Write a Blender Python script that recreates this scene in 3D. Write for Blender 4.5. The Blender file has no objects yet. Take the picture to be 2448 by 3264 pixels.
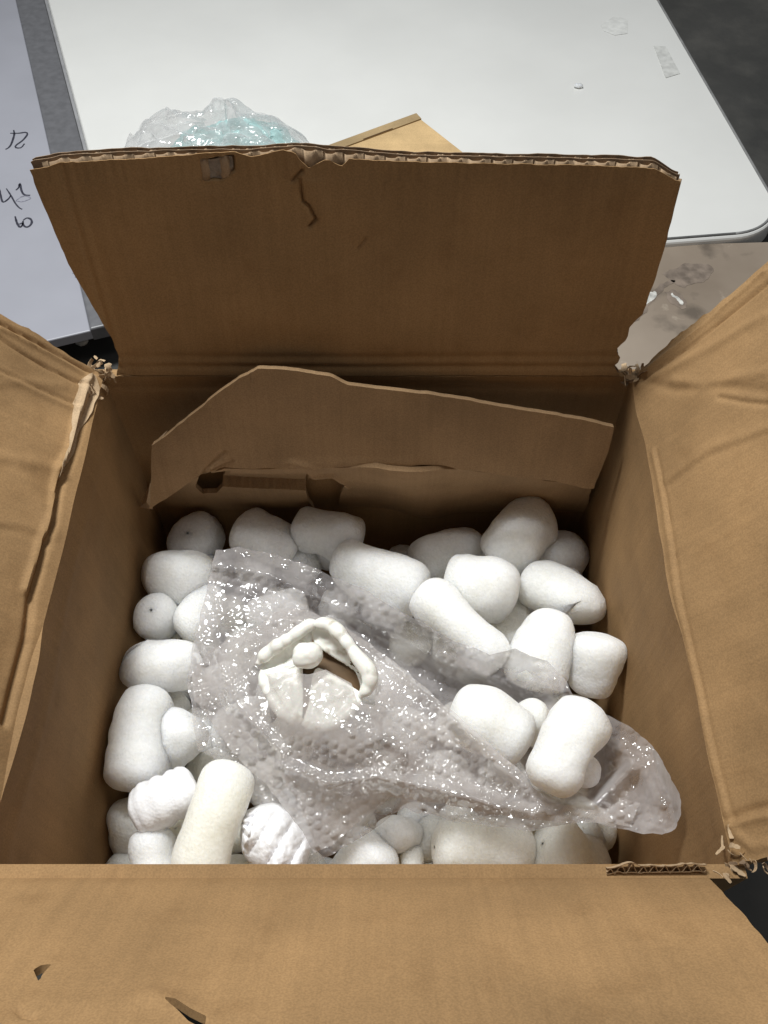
import bpy, math, random
import numpy as np
from mathutils import Vector
random.seed(7); rng=np.random.default_rng(7)
scene=bpy.context.scene
COL=scene.collection
# ---------------------------------------------------------------- camera
TH=math.radians(56.5); FPX=2734.0
CAM=np.array([.0135,-.285,.930])
Fv=np.array([0,math.cos(TH),-math.sin(TH)]); Uv=np.array([0,math.sin(TH),math.cos(TH)]); Rv=np.array([1.,0,0])
cd=bpy.data.cameras.new('camera'); cam=bpy.data.objects.new('camera',cd); COL.objects.link(cam)
cd.sensor_fit='VERTICAL'; cd.sensor_height=24.0; cd.lens=24.0*FPX/3264.0
cd.clip_start=.01; cd.clip_end=50
cam.location=CAM; cam.rotation_euler=(math.radians(90-56.5),0,0)
scene.camera=cam
scene.cycles.transparent_max_bounces=32; scene.cycles.max_bounces=14; scene.cycles.diffuse_bounces=8
scene.render.resolution_x=768; scene.render.resolution_y=1024
scene.view_settings.view_transform='Standard'; scene.view_settings.look='None'
scene.view_settings.exposure=0; scene.view_settings.gamma=1
# ---------------------------------------------------------------- light
w=bpy.data.worlds.new('World'); scene.world=w; w.use_nodes=True
w.node_tree.nodes['Background'].inputs[0].default_value=(.92,.96,1,1)
w.node_tree.nodes['Background'].inputs[1].default_value=.135
def area(name,loc,target,sx,sy,power,col):
    l=bpy.data.lights.new(name,'AREA'); l.shape='RECTANGLE'; l.size=sx; l.size_y=sy; l.energy=power; l.color=col
    o=bpy.data.objects.new(name,l); COL.objects.link(o); o.location=loc
    o.rotation_euler=(Vector(target)-Vector(loc)).to_track_quat('-Z','Y').to_euler(); return o
area('ceiling_lamp',(-.44,.76,2.1),(0,.15,.2),.55,.26,52,(.98,1,.985))
area('fill_lamp',(.75,.05,2.3),(0,0,.3),.14,.9,5,(1,.97,.93))  # added fill from the right, lifts the left flap and the glints
# ---------------------------------------------------------------- pixel rays -> points on real planes
def ray(x,y): return Fv+Rv*(x-1224)/FPX+Uv*(1632-y)/FPX
def P(x,y,z): r=ray(x,y); return CAM+r*((z-CAM[2])/r[2])
def PP(O,N,x,y): r=ray(x,y); return CAM+r*(((O-CAM)@N)/(r@N))
def proj(p): d=p-CAM; z=d@Fv; return 1224+FPX*(d@Rv)/z, 1632-FPX*(d@Uv)/z, z
# ---------------------------------------------------------------- numpy noise
def _h(ix,iy,iz,s):
    n=(ix*374761393+iy*668265263+iz*2147483647%1274126177+s*974634777)&0xffffffff
    n=((n^(n>>13))*1274126177)&0xffffffff
    n=((n^(n>>16))*2246822519)&0xffffffff
    return ((n^(n>>15))&0xffff)/65535.0
def vnoise(x,y,z=None,s=0):
    x=np.asarray(x,float); y=np.asarray(y,float); z=np.zeros_like(x) if z is None else np.asarray(z,float)+0*x
    xi=np.floor(x).astype(np.int64); yi=np.floor(y).astype(np.int64); zi=np.floor(z).astype(np.int64)
    fx=x-xi; fy=y-yi; fz=z-zi
    fx=fx*fx*(3-2*fx); fy=fy*fy*(3-2*fy); fz=fz*fz*(3-2*fz)
    r=0
    for a in (0,1):
        for b in (0,1):
            for c in (0,1):
                r=r+_h(xi+a,yi+b,(zi+c)*7919,s)*(fx if a else 1-fx)*(fy if b else 1-fy)*(fz if c else 1-fz)
    return r*2-1
def fbm(x,y,z=None,s=0,o=3):
    r=0;a=1.;f=1.
    for i in range(o):
        r=r+a*vnoise(np.asarray(x)*f,np.asarray(y)*f,None if z is None else np.asarray(z)*f,s+i*17); a*=.5; f*=2.03
    return r/1.6
# ---------------------------------------------------------------- mesh helpers
def tagt(o,label,cat,group=None):
    o['label']=label; o['category']=cat
    if group: o['group']=group
    return o
def mk(name,verts,faces,mat,parent=None,smooth=True,kind=None):
    me=bpy.data.meshes.new(name)
    v=np.asarray(verts,dtype=np.float32)
    if isinstance(faces,np.ndarray):
        k=faces.shape[1]; me.vertices.add(len(v)); me.vertices.foreach_set('co',v.ravel())
        me.loops.add(faces.size); me.loops.foreach_set('vertex_index',faces.ravel().astype(np.int32))
        me.polygons.add(len(faces)); me.polygons.foreach_set('loop_start',np.arange(0,faces.size,k,dtype=np.int32))
        me.polygons.foreach_set('loop_total',np.full(len(faces),k,dtype=np.int32))
        me.update(calc_edges=True); me.validate()
    else:
        me.from_pydata([tuple(a) for a in v],[],faces)
    for p in (mat if isinstance(mat,(list,tuple)) else [mat]): me.materials.append(p)
    me.polygons.foreach_set('use_smooth',np.full(len(me.polygons),smooth))
    me.update()
    o=bpy.data.objects.new(name,me); COL.objects.link(o)
    if parent is not None: o.parent=parent
    if kind: o['kind']=kind
    return o
def empty(name,loc):
    o=bpy.data.objects.new(name,None); COL.objects.link(o); o.empty_display_size=.02; o.location=loc
    return o
def adopt(root):
    # children were built in world space: keep them there
    for o in root.children:
        o.matrix_parent_inverse=root.matrix_world.inverted()
def setparent(o,root):
    o.parent=root
    from mathutils import Matrix
    o.matrix_parent_inverse=Matrix.Translation(Vector(root.location)).inverted()
def inpoly(px,py,poly):
    poly=np.asarray(poly,float); r=np.zeros(px.shape,bool); n=len(poly)
    for i in range(n):
        x1,y1=poly[i]; x2,y2=poly[(i+1)%n]
        if y1==y2: continue
        c=((y1>py)!=(y2>py))&(px<(x2-x1)*(py-y1)/(y2-y1)+x1)
        r^=c
    return r
def near_seg(px,py,poly,closed=True):
    poly=np.asarray(poly,float); n=len(poly)
    bd=np.full(px.shape,1e9); bx=px.copy(); by=py.copy()
    for i in range(n if closed else n-1):
        x1,y1=poly[i]; x2,y2=poly[(i+1)%n]; dx=x2-x1; dy=y2-y1; L=dx*dx+dy*dy+1e-12
        t=np.clip(((px-x1)*dx+(py-y1)*dy)/L,0,1); qx=x1+t*dx; qy=y1+t*dy; d=np.hypot(px-qx,py-qy)
        m=d<bd; bd=np.where(m,d,bd); bx=np.where(m,qx,bx); by=np.where(m,qy,by)
    return bd,bx,by
def grid_poly(poly,holes,step):
    """2D grid mesh clipped to a polygon; returns uv verts, quads, boundary edge loop edges"""
    poly=np.asarray(poly,float); lo=poly.min(0)-step; hi=poly.max(0)+step
    nx=int((hi[0]-lo[0])/step)+1; ny=int((hi[1]-lo[1])/step)+1
    gx=lo[0]+np.arange(nx+1)*step; gy=lo[1]+np.arange(ny+1)*step
    cx,cy=np.meshgrid(gx[:-1]+step/2,gy[:-1]+step/2,indexing='ij')
    m=inpoly(cx,cy,poly)
    for h in holes: m&=~inpoly(cx,cy,h)
    vx,vy=np.meshgrid(gx,gy,indexing='ij')
    cnt=np.zeros(vx.shape,int); cnt[:-1,:-1]+=m; cnt[1:,:-1]+=m; cnt[:-1,1:]+=m; cnt[1:,1:]+=m
    b=(cnt>0)&(cnt<4)
    bx=vx[b]; by=vy[b]; bd=np.full(bx.shape,1e9); sx=bx.copy(); sy=by.copy()
    for pl in [poly]+list(holes):
        d,qx,qy=near_seg(bx,by,pl); k=d<bd; bd=np.where(k,d,bd); sx=np.where(k,qx,sx); sy=np.where(k,qy,sy)
    k=bd<step*1.05
    bx=np.where(k,sx,bx); by=np.where(k,sy,by); vx[b]=bx; vy[b]=by
    idx=-np.ones(vx.shape,int); u=cnt>0; idx[u]=np.arange(u.sum())
    i,j=np.nonzero(m)
    q=np.stack([idx[i,j],idx[i+1,j],idx[i+1,j+1],idx[i,j+1]],1)
    return np.stack([vx[u],vy[u]],1),q
def bedges(q):
    e=np.concatenate([q[:,[0,1]],q[:,[1,2]],q[:,[2,3]],q[:,[3,0]]])
    n=int(q.max())+1; key=np.minimum(e[:,0],e[:,1])*n+np.maximum(e[:,0],e[:,1])
    un,inv,c=np.unique(key,return_inverse=True,return_counts=True)
    return e[c[inv]==1]
def slab(top,bot,q):
    """closed shell from two vertex sheets with the same quads"""
    n=len(top); v=np.concatenate([top,bot]); b=bedges(q)
    s=np.stack([b[:,0],b[:,0]+n,b[:,1]+n,b[:,1]],1)
    return v,np.concatenate([q,q[:,::-1]+n,s])
def merge(parts):
    vs=[];fs=[];o=0
    for v,f in parts: vs.append(v); fs.append(f+o); o+=len(v)
    return np.concatenate(vs),np.concatenate(fs)
def tube(pts,r,n=10,cap=True):
    pts=np.asarray(pts,float); m=len(pts); r=np.broadcast_to(np.asarray(r,float),(m,))
    T=np.gradient(pts,axis=0); T/=np.linalg.norm(T,axis=1)[:,None]+1e-12
    a=np.array([0,0,1.]) if abs(T[0,2])<.9 else np.array([1.,0,0])
    vs=[]; 
    A=np.cross(T[0],a); A/=np.linalg.norm(A)
    for k in range(m):
        A=A-T[k]*(A@T[k]); A/=np.linalg.norm(A); B=np.cross(T[k],A)
        an=np.arange(n)/n*2*math.pi
        vs.append(pts[k]+r[k]*(np.cos(an)[:,None]*A+np.sin(an)[:,None]*B))
    v=np.concatenate(vs); f=[]
    for k in range(m-1):
        for j in range(n):
            f.append((k*n+j,k*n+(j+1)%n,(k+1)*n+(j+1)%n,(k+1)*n+j))
    if cap:
        b=(m-1)*n
        for i in range(1,n-2,2): f.append((0,i+2,i+1,i)); f.append((b,b+i,b+i+1,b+i+2))
    return v,np.array(f)
def resample(pts,n):
    pts=np.asarray(pts,float)
    if len(pts)==2: t=np.linspace(0,1,n)[:,None]; return pts[0]*(1-t)+pts[1]*t
    # Catmull-Rom
    q=np.vstack([2*pts[0]-pts[1],pts,2*pts[-1]-pts[-2]]); out=[]
    for i in range(1,len(q)-2):
        for t in np.linspace(0,1,12,endpoint=False):
            a,b,c,d=q[i-1],q[i],q[i+1],q[i+2]
            out.append(.5*((2*b)+(-a+c)*t+(2*a-5*b+4*c-d)*t*t+(-a+3*b-3*c+d)*t**3))
    out.append(pts[-1]); out=np.array(out)
    L=np.concatenate([[0],np.cumsum(np.linalg.norm(np.diff(out,axis=0),axis=1))]); tt=np.linspace(0,L[-1],n)
    return np.stack([np.interp(tt,L,out[:,k]) for k in range(out.shape[1])],1)
# ---------------------------------------------------------------- materials
def newmat(name):
    m=bpy.data.materials.new(name); m.use_nodes=True; nt=m.node_tree; nt.nodes.clear()
    out=nt.nodes.new('ShaderNodeOutputMaterial'); b=nt.nodes.new('ShaderNodeBsdfPrincipled'); nt.links.new(b.outputs[0],out.inputs[0])
    return m,nt,b,out
def nd(nt,t,**k):
    n=nt.nodes.new(t)
    for a,v in k.items():
        if a.startswith('_'): n.inputs[a[1:].replace('_',' ')].default_value=v
        else: setattr(n,a,v)
    return n
def coords(nt,scale=(1,1,1),rot=(0,0,0)):
    tc=nd(nt,'ShaderNodeTexCoord'); mp=nd(nt,'ShaderNodeMapping'); mp.inputs['Scale'].default_value=scale; mp.inputs['Rotation'].default_value=rot
    nt.links.new(tc.outputs['Object'],mp.inputs[0]); return mp.outputs[0]
def noise_ramp(nt,co,scale,c0,c1,p0=.3,p1=.7,detail=4):
    n=nd(nt,'ShaderNodeTexNoise',_Scale=scale,_Detail=detail); nt.links.new(co,n.inputs['Vector'])
    r=nd(nt,'ShaderNodeValToRGB'); r.color_ramp.elements[0].position=p0; r.color_ramp.elements[1].position=p1
    r.color_ramp.elements[0].color=(*c0,1); r.color_ramp.elements[1].color=(*c1,1); nt.links.new(n.outputs[0],r.inputs[0]); return n,r
def mulmix(nt,a,b,fac,mode='MULTIPLY'):
    m=nd(nt,'ShaderNodeMix',data_type='RGBA',blend_type=mode); m.inputs[0].default_value=fac
    nt.links.new(a,m.inputs[6]); nt.links.new(b,m.inputs[7]); return m.outputs[2]
def mat_card(name,base,fluteaxis=0,flute=.5,rough=.82,seed=0.,grime=.5):
    m,nt,b,out=newmat(name)
    co=coords(nt)
    dark=tuple(c*.78 for c in base); lite=tuple(min(1,c*1.13) for c in base)
    _,r1=noise_ramp(nt,co,9+seed,dark,lite,.32,.68,5)
    _,r2=noise_ramp(nt,co,900,(.84,.84,.84),(1.1,1.1,1.1),.35,.65,2)
    sc=[6,6,6]; sc[fluteaxis]=240
    co2=coords(nt,tuple(sc)); n3,r3=noise_ramp(nt,co2,1.0,(.915,.915,.915),(1.03,1.03,1.03),.3,.7,2)
    _,r4=noise_ramp(nt,co,38,(.80,.77,.74),(1.,1.,1.),.28,.44,6)
    c=mulmix(nt,r1.outputs[0],r2.outputs[0],.8); c=mulmix(nt,c,r3.outputs[0],flute); c=mulmix(nt,c,r4.outputs[0],grime)
    nt.links.new(c,b.inputs['Base Color']); b.inputs['Roughness'].default_value=rough; b.inputs['Specular IOR Level'].default_value=.25
    bp=nd(nt,'ShaderNodeBump',_Strength=.25,_Distance=.0006); nz=nd(nt,'ShaderNodeTexNoise',_Scale=450.0,_Detail=3.0); nt.links.new(co,nz.inputs['Vector'])
    bp2=nd(nt,'ShaderNodeBump',_Strength=.16,_Distance=.0012); nt.links.new(n3.outputs[0],bp2.inputs['Height'])
    nt.links.new(nz.outputs[0],bp.inputs['Height']); nt.links.new(bp2.outputs[0],bp.inputs['Normal']); nt.links.new(bp.outputs[0],b.inputs['Normal'])
    return m
KRAFT=(.312,.188,.086)
M_cardX=mat_card('kraft_flutes_x',KRAFT,0,.7)
M_cardY=mat_card('kraft_flutes_y',KRAFT,1,.7,seed=2)
M_insert=mat_card('kraft_insert',(.345,.222,.118),0,.8,seed=4)
M_torn=mat_card('kraft_torn',(.42,.30,.185),0,.3,seed=1,grime=.7)
M_core=mat_card('kraft_core',(.24,.165,.105),0,.3,seed=3)  # darkened so the shade inside the open flute cells sits in the colour
M_flute=mat_card('kraft_fluting',(.36,.25,.155),0,.2,seed=6)
M_grime=mat_card('exposed_grey_layer',(.27,.22,.175),0,.3,seed=7,grime=.9)
M_fresh=mat_card('kraft_fresh',(.62,.43,.22),1,.5,seed=5,grime=.15)
def mat_foam(name,ca,cb,sss=1.,grain=1.,rough=.6):
    m,nt,b,out=newmat(name); co=coords(nt)
    oi=nd(nt,'ShaderNodeObjectInfo'); mx=nd(nt,'ShaderNodeMix',data_type='RGBA'); mx.inputs[6].default_value=(*ca,1); mx.inputs[7].default_value=(*cb,1)
    nt.links.new(oi.outputs['Random'],mx.inputs[0])
    _,r=noise_ramp(nt,co,260,(.9,.9,.9),(1.03,1.03,1.03),.35,.65,3)
    _,r2=noise_ramp(nt,co,22,(.93,.925,.9),(1.,1.,1.),.35,.6,3)
    c=mulmix(nt,mx.outputs[2],r.outputs[0],.6); c=mulmix(nt,c,r2.outputs[0],.8)
    nt.links.new(c,b.inputs['Base Color']); b.inputs['Roughness'].default_value=rough; b.inputs['Specular IOR Level'].default_value=.35
    b.inputs['Subsurface Weight'].default_value=sss; b.inputs['Subsurface Radius'].default_value=(1,.95,.85); b.inputs['Subsurface Scale'].default_value=.028
    b.inputs['Sheen Weight'].default_value=.15
    v=nd(nt,'ShaderNodeTexVoronoi',_Scale=420.0); nt.links.new(co,v.inputs['Vector'])
    n=nd(nt,'ShaderNodeTexNoise',_Scale=140.0,_Detail=4.0); nt.links.new(co,n.inputs['Vector'])
    b1=nd(nt,'ShaderNodeBump',_Strength=.8*grain,_Distance=.0010); nt.links.new(v.outputs['Distance'],b1.inputs['Height'])
    b2=nd(nt,'ShaderNodeBump',_Strength=.75*grain,_Distance=.0014); nt.links.new(n.outputs[0],b2.inputs['Height']); nt.links.new(b1.outputs[0],b2.inputs['Normal'])
    nt.links.new(b2.outputs[0],b.inputs['Normal']); return m
M_foam=mat_foam('white_foam',(.90,.90,.88),(.94,.94,.93))
M_cream=mat_foam('cream_foam',(.89,.87,.79),(.91,.90,.84))
M_poly=mat_foam('glossy_white_polystyrene',(.90,.90,.93),(.90,.90,.93),.15,.35,.35)
def mat_plain(name,col,rough=.5,spec=.4,var=.1,scale=20,bump=0):
    m,nt,b,out=newmat(name); co=coords(nt)
    _,r=noise_ramp(nt,co,scale,tuple(c*(1-var) for c in col),tuple(min(1,c*(1+var)) for c in col),.35,.65,5)
    nt.links.new(r.outputs[0],b.inputs['Base Color']); b.inputs['Roughness'].default_value=rough; b.inputs['Specular IOR Level'].default_value=spec
    if bump:
        n=nd(nt,'ShaderNodeTexNoise',_Scale=scale*6,_Detail=5.0); nt.links.new(co,n.inputs['Vector']); bp=nd(nt,'ShaderNodeBump',_Strength=bump,_Distance=.002)
        nt.links.new(n.outputs[0],bp.inputs['Height']); nt.links.new(bp.outputs[0],b.inputs['Normal'])
    return m
def mat_film(name,tint,opac,rim,rough=.05,bump=.5,bscale=160,gloss=1.0,soft=.6):
    m,nt,b,out=newmat(name); nt.nodes.remove(b); co=coords(nt)
    df=nd(nt,'ShaderNodeBsdfDiffuse'); tl=nd(nt,'ShaderNodeBsdfTranslucent'); df.inputs[0].default_value=(*tint,1); tl.inputs[0].default_value=(*tint,1)
    body=nd(nt,'ShaderNodeMixShader'); body.inputs[0].default_value=.4; nt.links.new(df.outputs[0],body.inputs[1]); nt.links.new(tl.outputs[0],body.inputs[2])
    ge=nd(nt,'ShaderNodeNewGeometry'); vm=nd(nt,'ShaderNodeMix',data_type='VECTOR'); vm.inputs[0].default_value=soft; nt.links.new(ge.outputs['Normal'],vm.inputs[4]); vm.inputs[5].default_value=(0,-.15,1)
    vn=nd(nt,'ShaderNodeVectorMath',operation='NORMALIZE'); nt.links.new(vm.outputs[1],vn.inputs[0]); nt.links.new(vn.outputs[0],df.inputs['Normal'])
    tr=nd(nt,'ShaderNodeBsdfTransparent'); tr.inputs[0].default_value=(.97,.965,.96,1)
    lw=nd(nt,'ShaderNodeLayerWeight',_Blend=.35)
    n2=nd(nt,'ShaderNodeTexNoise',_Scale=34.0,_Detail=6.0); nt.links.new(co,n2.inputs['Vector'])
    mr=nd(nt,'ShaderNodeMapRange'); mr.inputs[1].default_value=.3; mr.inputs[2].default_value=.7; mr.inputs[3].default_value=opac*.5; mr.inputs[4].default_value=opac*1.4
    nt.links.new(n2.outputs[0],mr.inputs[0])
    ma=nd(nt,'ShaderNodeMath',operation='MULTIPLY_ADD'); ma.inputs[1].default_value=rim; nt.links.new(lw.outputs['Facing'],ma.inputs[0]); nt.links.new(mr.outputs[0],ma.inputs[2]); ma.use_clamp=True
    mx=nd(nt,'ShaderNodeMixShader'); nt.links.new(ma.outputs[0],mx.inputs[0]); nt.links.new(tr.outputs[0],mx.inputs[1]); nt.links.new(body.outputs[0],mx.inputs[2])
    n=nd(nt,'ShaderNodeTexNoise',_Scale=bscale,_Detail=3.0); nt.links.new(co,n.inputs['Vector'])
    bp=nd(nt,'ShaderNodeBump',_Strength=bump,_Distance=.002); nt.links.new(n.outputs[0],bp.inputs['Height'])
    gl=nd(nt,'ShaderNodeBsdfAnisotropic'); gl.inputs['Roughness'].default_value=rough; gl.inputs[0].default_value=(1,1,1,1); nt.links.new(bp.outputs[0],gl.inputs['Normal'])
    fr=nd(nt,'ShaderNodeFresnel',_IOR=1.5); nt.links.new(bp.outputs[0],fr.inputs['Normal'])
    fm=nd(nt,'ShaderNodeMath',operation='MULTIPLY'); fm.inputs[1].default_value=gloss; nt.links.new(fr.outputs[0],fm.inputs[0]); fm0=fm; fm=nd(nt,'ShaderNodeMath',operation='MINIMUM'); fm.inputs[1].default_value=.24; nt.links.new(fm0.outputs[0],fm.inputs[0])
    m2=nd(nt,'ShaderNodeMixShader'); nt.links.new(fm.outputs[0],m2.inputs[0]); nt.links.new(mx.outputs[0],m2.inputs[1]); nt.links.new(gl.outputs[0],m2.inputs[2]); nt.links.new(m2.outputs[0],out.inputs[0])
    return m
M_wrap=mat_film('bubble_wrap_plastic',(.74,.705,.71),.42,.25,.105,.2,90,2.2)
M_wrap_top=mat_film('bubble_wrap_plastic_top',(.75,.71,.70),.42,.25,.105,.2,90,2.2)
M_bag=mat_film('clear_bag_film',(.98,.98,1.),.24,.1,.10,.5,55,3.0)
M_teal=mat_film('teal_film',(.60,.90,.90),.50,.2,.12,.45,55,1.5)
# ---------------------------------------------------------------- ground
def mat_floor():
    m,nt,b,out=newmat('dark_concrete'); co=coords(nt)
    _,r=noise_ramp(nt,co,3,(.040,.040,.038),(.075,.073,.068),.35,.7,8)
    _,r2=noise_ramp(nt,co,14,(.75,.75,.75),(1.5,1.45,1.4),.45,.8,8)
    c=mulmix(nt,r.outputs[0],r2.outputs[0],.8); nt.links.new(c,b.inputs['Base Color']); b.inputs['Roughness'].default_value=.75
    n=nd(nt,'ShaderNodeTexNoise',_Scale=60.0,_Detail=6.0); nt.links.new(co,n.inputs['Vector']); bp=nd(nt,'ShaderNodeBump',_Strength=.4,_Distance=.004)
    nt.links.new(n.outputs[0],bp.inputs['Height']); nt.links.new(bp.outputs[0],b.inputs['Normal']); return m
v=[(-6,-6,0),(6,-6,0),(6,8,0),(-6,8,0)]
o=mk('floor',v,[(0,1,2,3)],mat_floor(),smooth=False,kind='structure')
def prism(poly,z0,z1,bev=0.):
    """bevelled plate from a ccw polygon"""
    poly=np.asarray(poly,float); n=len(poly); c=poly.mean(0)
    def inset(d):
        out=[]
        for i in range(n):
            a=poly[i-1];b_=poly[i];cc=poly[(i+1)%n]; e1=(b_-a)/np.linalg.norm(b_-a); e2=(cc-b_)/np.linalg.norm(cc-b_)
            n1=np.array([-e1[1],e1[0]]); n2=np.array([-e2[1],e2[0]]); k=n1+n2; k/=max(1e-6,(k@n1)); out.append(b_+k*d)
        return np.array(out)
    rings=[(inset(bev),z0),(poly,z0+bev),(poly,z1-bev)]+[(inset(bev*(1-math.cos(a))),z1-bev+bev*math.sin(a)) for a in (.5,1.0,math.pi/2)]
    v=[];f=[]
    for pl,z in rings: v+= [(p[0],p[1],z) for p in pl]
    for k in range(len(rings)-1):
        for i in range(n): f.append((k*n+i,k*n+(i+1)%n,(k+1)*n+(i+1)%n,(k+1)*n+i))
    f.append(tuple(range(n))[::-1]); f.append(tuple(range((len(rings)-1)*n,len(rings)*n)))
    return v,f
def rrect(x0,y0,x1,y1,r,n=10):
    out=[]
    for cx,cy,a0 in ((x1-r,y0+r,-90),(x1-r,y1-r,0),(x0+r,y1-r,90),(x0+r,y0+r,180)):
        for k in range(n+1): a=math.radians(a0+90*k/n); out.append((cx+r*math.cos(a),cy+r*math.sin(a)))
    return out
def rot2(poly,ang,org=(0,0)):
    c,s=math.cos(ang),math.sin(ang); return [(org[0]+x*c-y*s,org[1]+x*s+y*c) for x,y in poly]
# white folding table top lying on the floor
M_table=mat_plain('white_table_plastic',(.715,.713,.695),.42,.4,.03,5)
M_grey=mat_plain('grey_rubber_trim',(.22,.22,.22),.5,.4,.2,30)
ta=math.radians(6.6)
TO=P(2535,738,.045)[:2]   # outer corner (before rounding)
tb=empty('folding_table',(TO[0]-.6,TO[1]+.6,.0))
tagt(tb,'large white folding table top with one rounded corner, behind the open box','folding table')
tp=rot2(rrect(-1.75,0,0,2.2,.095,14),ta,TO)
v,f=prism(tp,.004,.045,.006); o=mk('table_top',v,f,M_table,smooth=False); setparent(o,tb)
# grey line and moulded rim round the edge
e=np.array(rot2(rrect(-1.744,.006,-.006,2.194,.09,14),ta,TO)); e=np.vstack([e,e[:1]])
v,f=tube(np.c_[e,np.full(len(e),.0452)],.0022,6); o=mk('edge_trim',v,f,M_grey); setparent(o,tb)

M_lab=mat_plain('faded_label',(.60,.60,.58),.5,.3,.12,80)
lp=[P(*q,.046)[:2] for q in ((2122,248),(2168,234),(2122,148),(2084,146))]
v,f=prism(lp,.0455,.0462,.0002); o=mk('faded_sticker',v,f,M_lab,smooth=False); setparent(o,tb)
lp=[P(*q,.046)[:2] for q in ((1960,112),(2000,106),(2000,62),(1960,50),(1915,78),(1925,98))]
v,f=prism(lp,.0455,.0459,.0001); o=mk('scuff_mark',v,f,mat_plain('scuff',(.70,.70,.68),.5,.3,.1,80),smooth=False); setparent(o,tb)
def crumb(name,px,py,z,s,mat,label,cat,seed):
    c=P(px,py,z); n=10; u=np.linspace(0,math.pi,n); a=np.linspace(0,2*math.pi,13)[:-1]
    U,A=np.meshgrid(u,a,indexing='ij'); d=np.stack([np.sin(U)*np.cos(A),np.sin(U)*np.sin(A),np.cos(U)],-1).reshape(-1,3)
    r=1+.35*fbm(d[:,0]*2+seed,d[:,1]*2,d[:,2]*2)
    v=d*r[:,None]*np.array([s,s*.7,s*.4])+c+np.array([0,0,s*.4])
    f=np.array([(i*12+j,(i+1)*12+j,(i+1)*12+(j+1)%12,i*12+(j+1)%12) for i in range(n-1) for j in range(12)])
    return tagt(mk(name,v,f,mat),label,cat)
crumb('foam_crumb',1842,278,.046,.008,M_foam,'tiny white foam crumb alone on the white table top','crumb',3)
# brown stained board on the floor between box and table
def mat_brown():
    m,nt,b,out=newmat('stained_brown_board'); co=coords(nt)
    _,r=noise_ramp(nt,co,5,(.21,.165,.125),(.335,.275,.22),.3,.7,6)
    _,r2=noise_ramp(nt,co,13,(.42,.42,.42),(1,1,1),.36,.46,7)
    _,r3=noise_ramp(nt,co,26,(1,1,1),(1.7,1.8,1.85),.66,.74,7)
    c=mulmix(nt,r.outputs[0],r2.outputs[0],.8); c=mulmix(nt,c,r3.outputs[0],.8)
    nt.links.new(c,b.inputs['Base Color']); b.inputs['Roughness'].default_value=.6
    return m
bp_=[(.12,.24),(.95,.24),(.97,.835),(.12,.80)]
v,f=prism(bp_,.0,.034,.001); o=mk('brown_board',v,f,mat_brown(),smooth=False); tagt(o,'thin brown board with dark stains on the floor between the box and the white table','board')
M_stain=mat_plain('paint_spill',(.55,.54,.51),.6,.3,.35,90); M_dark=mat_plain('dark_stain',(.20,.16,.13),.7,.2,.3,60)
def blob(name,pts,z,mat,th=.0003,seed=0):
    c=np.array([P(x,y,z)[:2] for x,y in pts]); q=resample(np.vstack([c,c[:1]]),40)[:-1]
    q=q+np.stack([fbm(q[:,0]*120,q[:,1]*120,s=seed),fbm(q[:,0]*120,q[:,1]*120,s=seed+5)],1)*.004
    a=q; ar=.5*np.sum(a[:,0]*np.roll(a[:,1],-1)-np.roll(a[:,0],-1)*a[:,1])
    if ar<0: q=q[::-1]
    n=len(q); v=np.concatenate([np.c_[q,np.full(n,z)],np.c_[q*.985+q.mean(0)*.015,np.full(n,z+th)]])
    f=[(i,(i+1)%n,n+(i+1)%n,n+i) for i in range(n)]+[tuple(range(n,2*n))]
    o=mk(name,v,f,mat,smooth=False); setparent(o,BB); return o
BB=o
blob('dark_stain',[(2110,870),(2200,840),(2270,850),(2255,890),(2180,915),(2150,900)],.0342,M_dark,seed=1)
blob('dark_stain',[(2010,1010),(2060,950),(2110,905),(2160,890),(2110,930),(2060,990),(2010,1035)],.0342,M_dark,seed=2)
blob('dark_stain',[(2120,930),(2150,925),(2190,965),(2170,985),(2140,965)],.0342,M_dark,seed=3)
blob('paint_spill',[(2045,965),(2080,930),(2095,940),(2070,965),(2050,975)],.0345,M_stain,seed=4)
blob('paint_spill',[(2140,935),(2150,935),(2175,965),(2165,970)],.0345,M_stain,seed=6)
# ---------------------------------------------------------------- whiteboard with handwriting
WZ=.072
M_wb=mat_plain('whiteboard_face',(.325,.328,.37),.35,.5,.04,8)  # penumbra over the board is mixed into this face colour
M_wf=mat_plain('grey_metal_frame',(.13,.13,.14),.38,.6,.12,70)
wa=P(150,0,WZ)[:2]; wb_=P(280,490,WZ)[:2]; dirw=(wb_-wa)/np.linalg.norm(wb_-wa); nrm=np.array([dirw[1],-dirw[0]])   # nrm points left
if nrm[0]>0: nrm=-nrm
cb=PP(np.array([0,0,WZ]),np.array([0,0,1.]),345,1035)[:2]; tl=(cb-wa)@dirw
fa=P(50,0,WZ)[:2]; fw=abs((fa-wa)@nrm)
wbt=empty('whiteboard',(*(wa+dirw*.3+nrm*.3),WZ-.02)); tagt(wbt,'bluish grey whiteboard with handwritten black numbers and a dark grey frame, left of the box','whiteboard')
def wq(a0,a1,b0,b1): return [tuple(wa+dirw*a+nrm*b) for a,b in ((a0,b0),(a1,b0),(a1,b1),(a0,b1))]
def ccw(p):
    p=np.array(p); ar=np.sum(p[:,0]*np.roll(p[:,1],-1)-np.roll(p[:,0],-1)*p[:,1]); return p if ar>0 else p[::-1]
v,f=prism(ccw(wq(-.8,tl,fw,1.1)),WZ-.02,WZ-.003,.002); o=mk('board_face',v,f,M_wb,smooth=False); setparent(o,wbt)
v,f=prism(ccw(wq(-.8,tl,.006,fw)),WZ-.024,WZ,.003); o=mk('frame',v,f,M_wf,smooth=False); setparent(o,wbt)
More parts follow.
